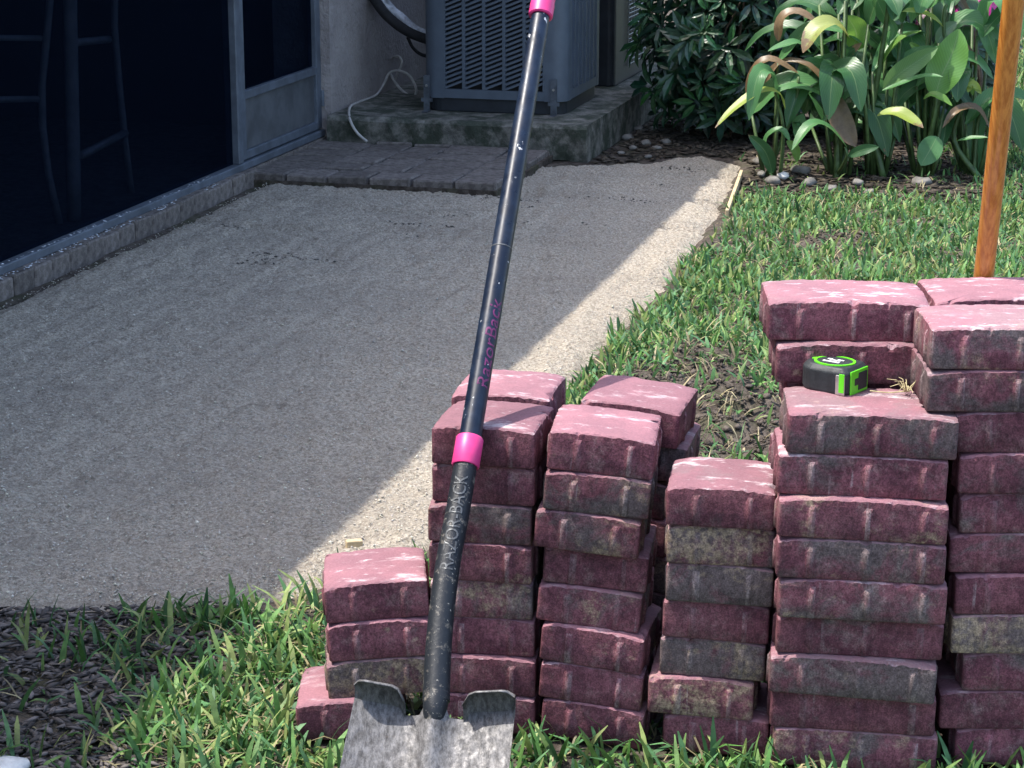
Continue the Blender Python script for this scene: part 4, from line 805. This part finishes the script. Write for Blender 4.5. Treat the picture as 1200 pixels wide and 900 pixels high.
SG = [(.022, .075, .030), (.014, .052, .026), (.034, .10, .030), (.010, .036, .02)]
bb_ = Vector((.84, 8.85, 0))
whorl_shrub('leafy_shrub', 'dark green shrub with whorled leaves beside the condensers', bb_, .83, 8.92, .55, .34, .44, .66, 520, 290, .095, 5, SG)
whorl_shrub('leafy_shrub', 'glossy dark shrub between the condensers and the cannas', Vector((1.08, 9.15, 0)), 1.08, 9.0, .60, .40, .42, .70, 480, 200, .085, 11, SG)
whorl_shrub('leafy_shrub', 'shaded dark shrub growing behind the cannas', Vector((1.55, 9.1, 0)), 1.56, 9.0, .50, .44, .40, .66, 480, 120, .10, 17, [(.018, .06, .03), (.025, .075, .03)])

tb = g(1150, 178); ti = empty('ti_plant', tuple(tb)); tag(ti, 'magenta leaved ti plant behind the cannas', 'plant')
tcn = at(1136, 10, tb.y); MB().tube([tb, (tb + tcn) / 2 + Vector((.02, 0, 0)), tcn], [.012, .011, .009], 7).build('stem', M['twig'], ti, True)
for k in range(16):
    rr = random.Random(90 + k); a = k * 2.4; h = rr.uniform(-.10, .16); d = Vector((math.cos(a), math.sin(a) * .8 - .15, 0)); L = rr.uniform(.18, .32); q0 = tcn + Vector((0, 0, h))
    q = [q0, q0 + d * L * .4 + Vector((0, 0, L * .35)), q0 + d * L * .8 + Vector((0, 0, L * .25)), q0 + d * L + Vector((0, 0, -L * rr.uniform(.0, .35)))]
    leaf_obj(ti, q, .06, Vector((0, -.5, .85)), (.45, .03, .24) if k % 3 else (.10, .015, .06), 0, .3, .05)

# ------------------------------------------------------------------ grass blades
def blades(px, py, pz, ln, wd, lean, tint, nseg=3):
    n = len(px); a = rng.uniform(0, 2 * np.pi, n); dx, dy = np.cos(a), np.sin(a); tw = rng.uniform(-.7, .7, n); sx, sy = -np.sin(a + tw), np.cos(a + tw)
    V = np.zeros((n, (nseg + 1) * 2, 3)); x, y, z = px.copy(), py.copy(), pz.copy(); ang = lean * .45; step = ln / nseg; curl = rng.uniform(.5, 1.4, n)
    wk = [.70, 1.0, .90, .22] if nseg == 3 else [.8, 1.0, .1]
    for j in range(nseg + 1):
        w = wd * wk[j] * .5; V[:, 2 * j] = np.stack([x - sx * w, y - sy * w, z], 1); V[:, 2 * j + 1] = np.stack([x + sx * w, y + sy * w, z], 1)
        x = x + dx * np.sin(ang) * step; y = y + dy * np.sin(ang) * step; z = z + np.cos(ang) * step; ang = ang + lean * curl / nseg
    q = np.array([[2 * j, 2 * j + 1, 2 * j + 3, 2 * j + 2] for j in range(nseg)]); F = (q[None] + (nseg + 1) * 2 * np.arange(n)[:, None, None]).reshape(-1, 4)
    return V.reshape(-1, 3), F, np.repeat(tint, (nseg + 1) * 2, 0)
def in_foot(x, y, pad=.012):
    m = np.zeros(x.shape, bool)
    for fx, fy, yaw, w in FOOT:
        c, s = math.cos(R(yaw)), math.sin(R(yaw)); u = (x - fx) * c + (y - fy) * s; v = -(x - fx) * s + (y - fy) * c; m |= (np.abs(u) < w / 2 + pad) & (v > -pad) & (v < SQ + pad)
    return m
def mulch_mask(x, y): return sstep(-.40, -.60, x + .10 * fbm(x, y, 5, 2, 61)) * sstep(3.75, 3.5, y)
def grass_keep(x, y):
    d = 1 - .93 * dirt_mask(x, y); d = d * np.where(poly_sd(x, y, SAND) - .11 * (fbm(x, y, 5, 4, 77) + .02) + .10 * fbm(x, y, 11, 3, 41) > -.005, 0, 1)
    mm = mulch_mask(x, y); d = d * (1 - mm * (.62 + .28 * sstep(-.58, -.70, x)))
    bed = sstep(7.35, 7.6, y - .05 * fbm(x, y, 6, 2, 9)) * sstep(1.75, 1.6, x) * sstep(9.8, 9.4, y); d = d * (1 - .93 * bed)
    d = d * (.45 + .85 * sstep(.35, .6, vnoise(x * 6, y * 6, 51)))
    b_ = HC * x - HS * y; d = d * np.where(b_ < -1.70, 0, 1)
    return (rng.random(x.shape) < d) & ~in_foot(x, y)
PAL = np.array([(.050, .135, .040), (.075, .170, .060), (.035, .095, .038), (.105, .190, .080), (.16, .22, .10), (.065, .16, .085), (.04, .11, .06)])
def sow(name, label, x0, x1, y0, y1, dens, l0, l1, w0, w1, cap=None, flat=.22, nseg=3):
    n = int((x1 - x0) * (y1 - y0) * dens); px = rng.uniform(x0, x1, n); py = rng.uniform(y0, y1, n); k = grass_keep(px, py)
    if cap is not None: k &= cap(px, py)
    px, py = px[k], py[k]; n = len(px); ln = rng.uniform(l0, l1, n) * rng.choice([.6, 1, 1, 1.15], n); wd = rng.uniform(w0, w1, n); lean = np.minimum(rng.gamma(3.0, .40, n), 2.0)
    t = PAL[rng.integers(0, len(PAL), n)] * np.array((1.38, 1.26, .95)) * rng.uniform(.65, 1.35, (n, 1)); dry = rng.random(n) < flat; t[dry] = np.array((.36, .31, .17)) * rng.uniform(.5, 1.15, (dry.sum(), 1)); lean[dry] = rng.uniform(1.2, 1.9, dry.sum()); wd[dry] *= .45
    mm = mulch_mask(px, py)[:, None]; t = t * (1 - .25 * mm)
    V, F, T_ = blades(px, py, ground_z(px, py) - .004, ln, wd, lean, np.hstack([t, np.ones((n, 1))]), nseg)
    return tag(link(name, npmesh(name, V, F, M['grass'], True, T_)), label, 'grass', kind='stuff')
sow('lawn_grass', 'broad bladed green lawn grass around the paver stacks', -.95, 1.15, 2.2, 3.68, 11500, .034, .080, .0055, .0105)
sow('lawn_grass', 'green lawn grass between the paver stacks and the cannas', -.15, 1.9, 3.68, 6.2, 9500, .028, .062, .0055, .0105)
sow('lawn_grass', 'green lawn grass in front of the canna bed', .30, 2.7, 6.2, 8.3, 7500, .028, .058, .006, .0105)
sow('lawn_grass', 'lawn stretching away behind the cannas and wooden pole', 1.45, 4.2, 8.3, 15.5, 2300, .045, .085, .008, .014, nseg=2)
# bark mulch
n = 9500; px = rng.uniform(-1.15, -.30, n); py = rng.uniform(2.3, 3.62, n); k = (mulch_mask(px, py) > rng.random(n)) & (poly_sd(px, py, SAND) < .03); px, py = px[k], py[k]; n = len(px)
size = rng.uniform(.003, .015, n); lum = rng.uniform(.03, .17, n)[:, None]
V, F, T_ = grains(px, py, ground_z(px, py) + .004 + .004 * rng.random(n), size, np.hstack([lum, lum * .88, lum * .82, np.ones_like(lum)]), (1.7, .38, .26))
tag(link('bark_mulch', npmesh('bark_mulch', V, F, M['grain'], False, T_)), 'dark shredded bark mulch at the corner of the sand bed', 'mulch', kind='stuff')
# dead litter under the cannas and the shrubs
n = 5200; px = rng.uniform(.2, 2.0, n); py = rng.uniform(7.35, 9.6, n); k = (poly_sd(px, py, SAND) < -.005) & ((HC * px - HS * py) > -1.84); px, py = px[k], py[k]; n = len(px)
size = rng.uniform(.006, .022, n); lum = rng.uniform(.02, .10, n)[:, None]
V, F, T_ = grains(px, py, ground_z(px, py) + .006, size, np.hstack([lum, lum * .82, lum * .62, np.ones_like(lum)]), (1.7, .5, .2))
tag(link('leaf_litter', npmesh('leaf_litter', V, F, M['grain'], False, T_)), 'dark leaf litter under the cannas and shrubs', 'leaf litter', kind='stuff')

# torn dry and green strands lying on the bare patch
n = 9000; px = rng.uniform(-.1, 1.25, n); py = rng.uniform(3.8, 7.0, n); k = (dirt_mask(px, py) > rng.uniform(.1, 2.2, n)) & (poly_sd(px, py, SAND) < -.01) & ~in_foot(px, py) & (vnoise(px * 9, py * 9, 5) > .35); px, py = px[k], py[k]; n = len(px)
t = np.where(rng.random((n, 1)) < .6, np.array([(.34, .29, .17)]), np.array([(.07, .15, .045)])) * rng.uniform(.5, 1.2, (n, 1))
V, F, T_ = blades(px, py, ground_z(px, py) + .004, rng.uniform(.025, .075, n), rng.uniform(.0016, .0060, n), rng.uniform(1.0, 2.1, n), np.hstack([t, np.ones((n, 1))]))
tag(link('torn_grass', npmesh('torn_grass', V, F, M['grass'], True, T_)), 'torn dry grass strands lying on the bare soil patch', 'grass', kind='stuff')
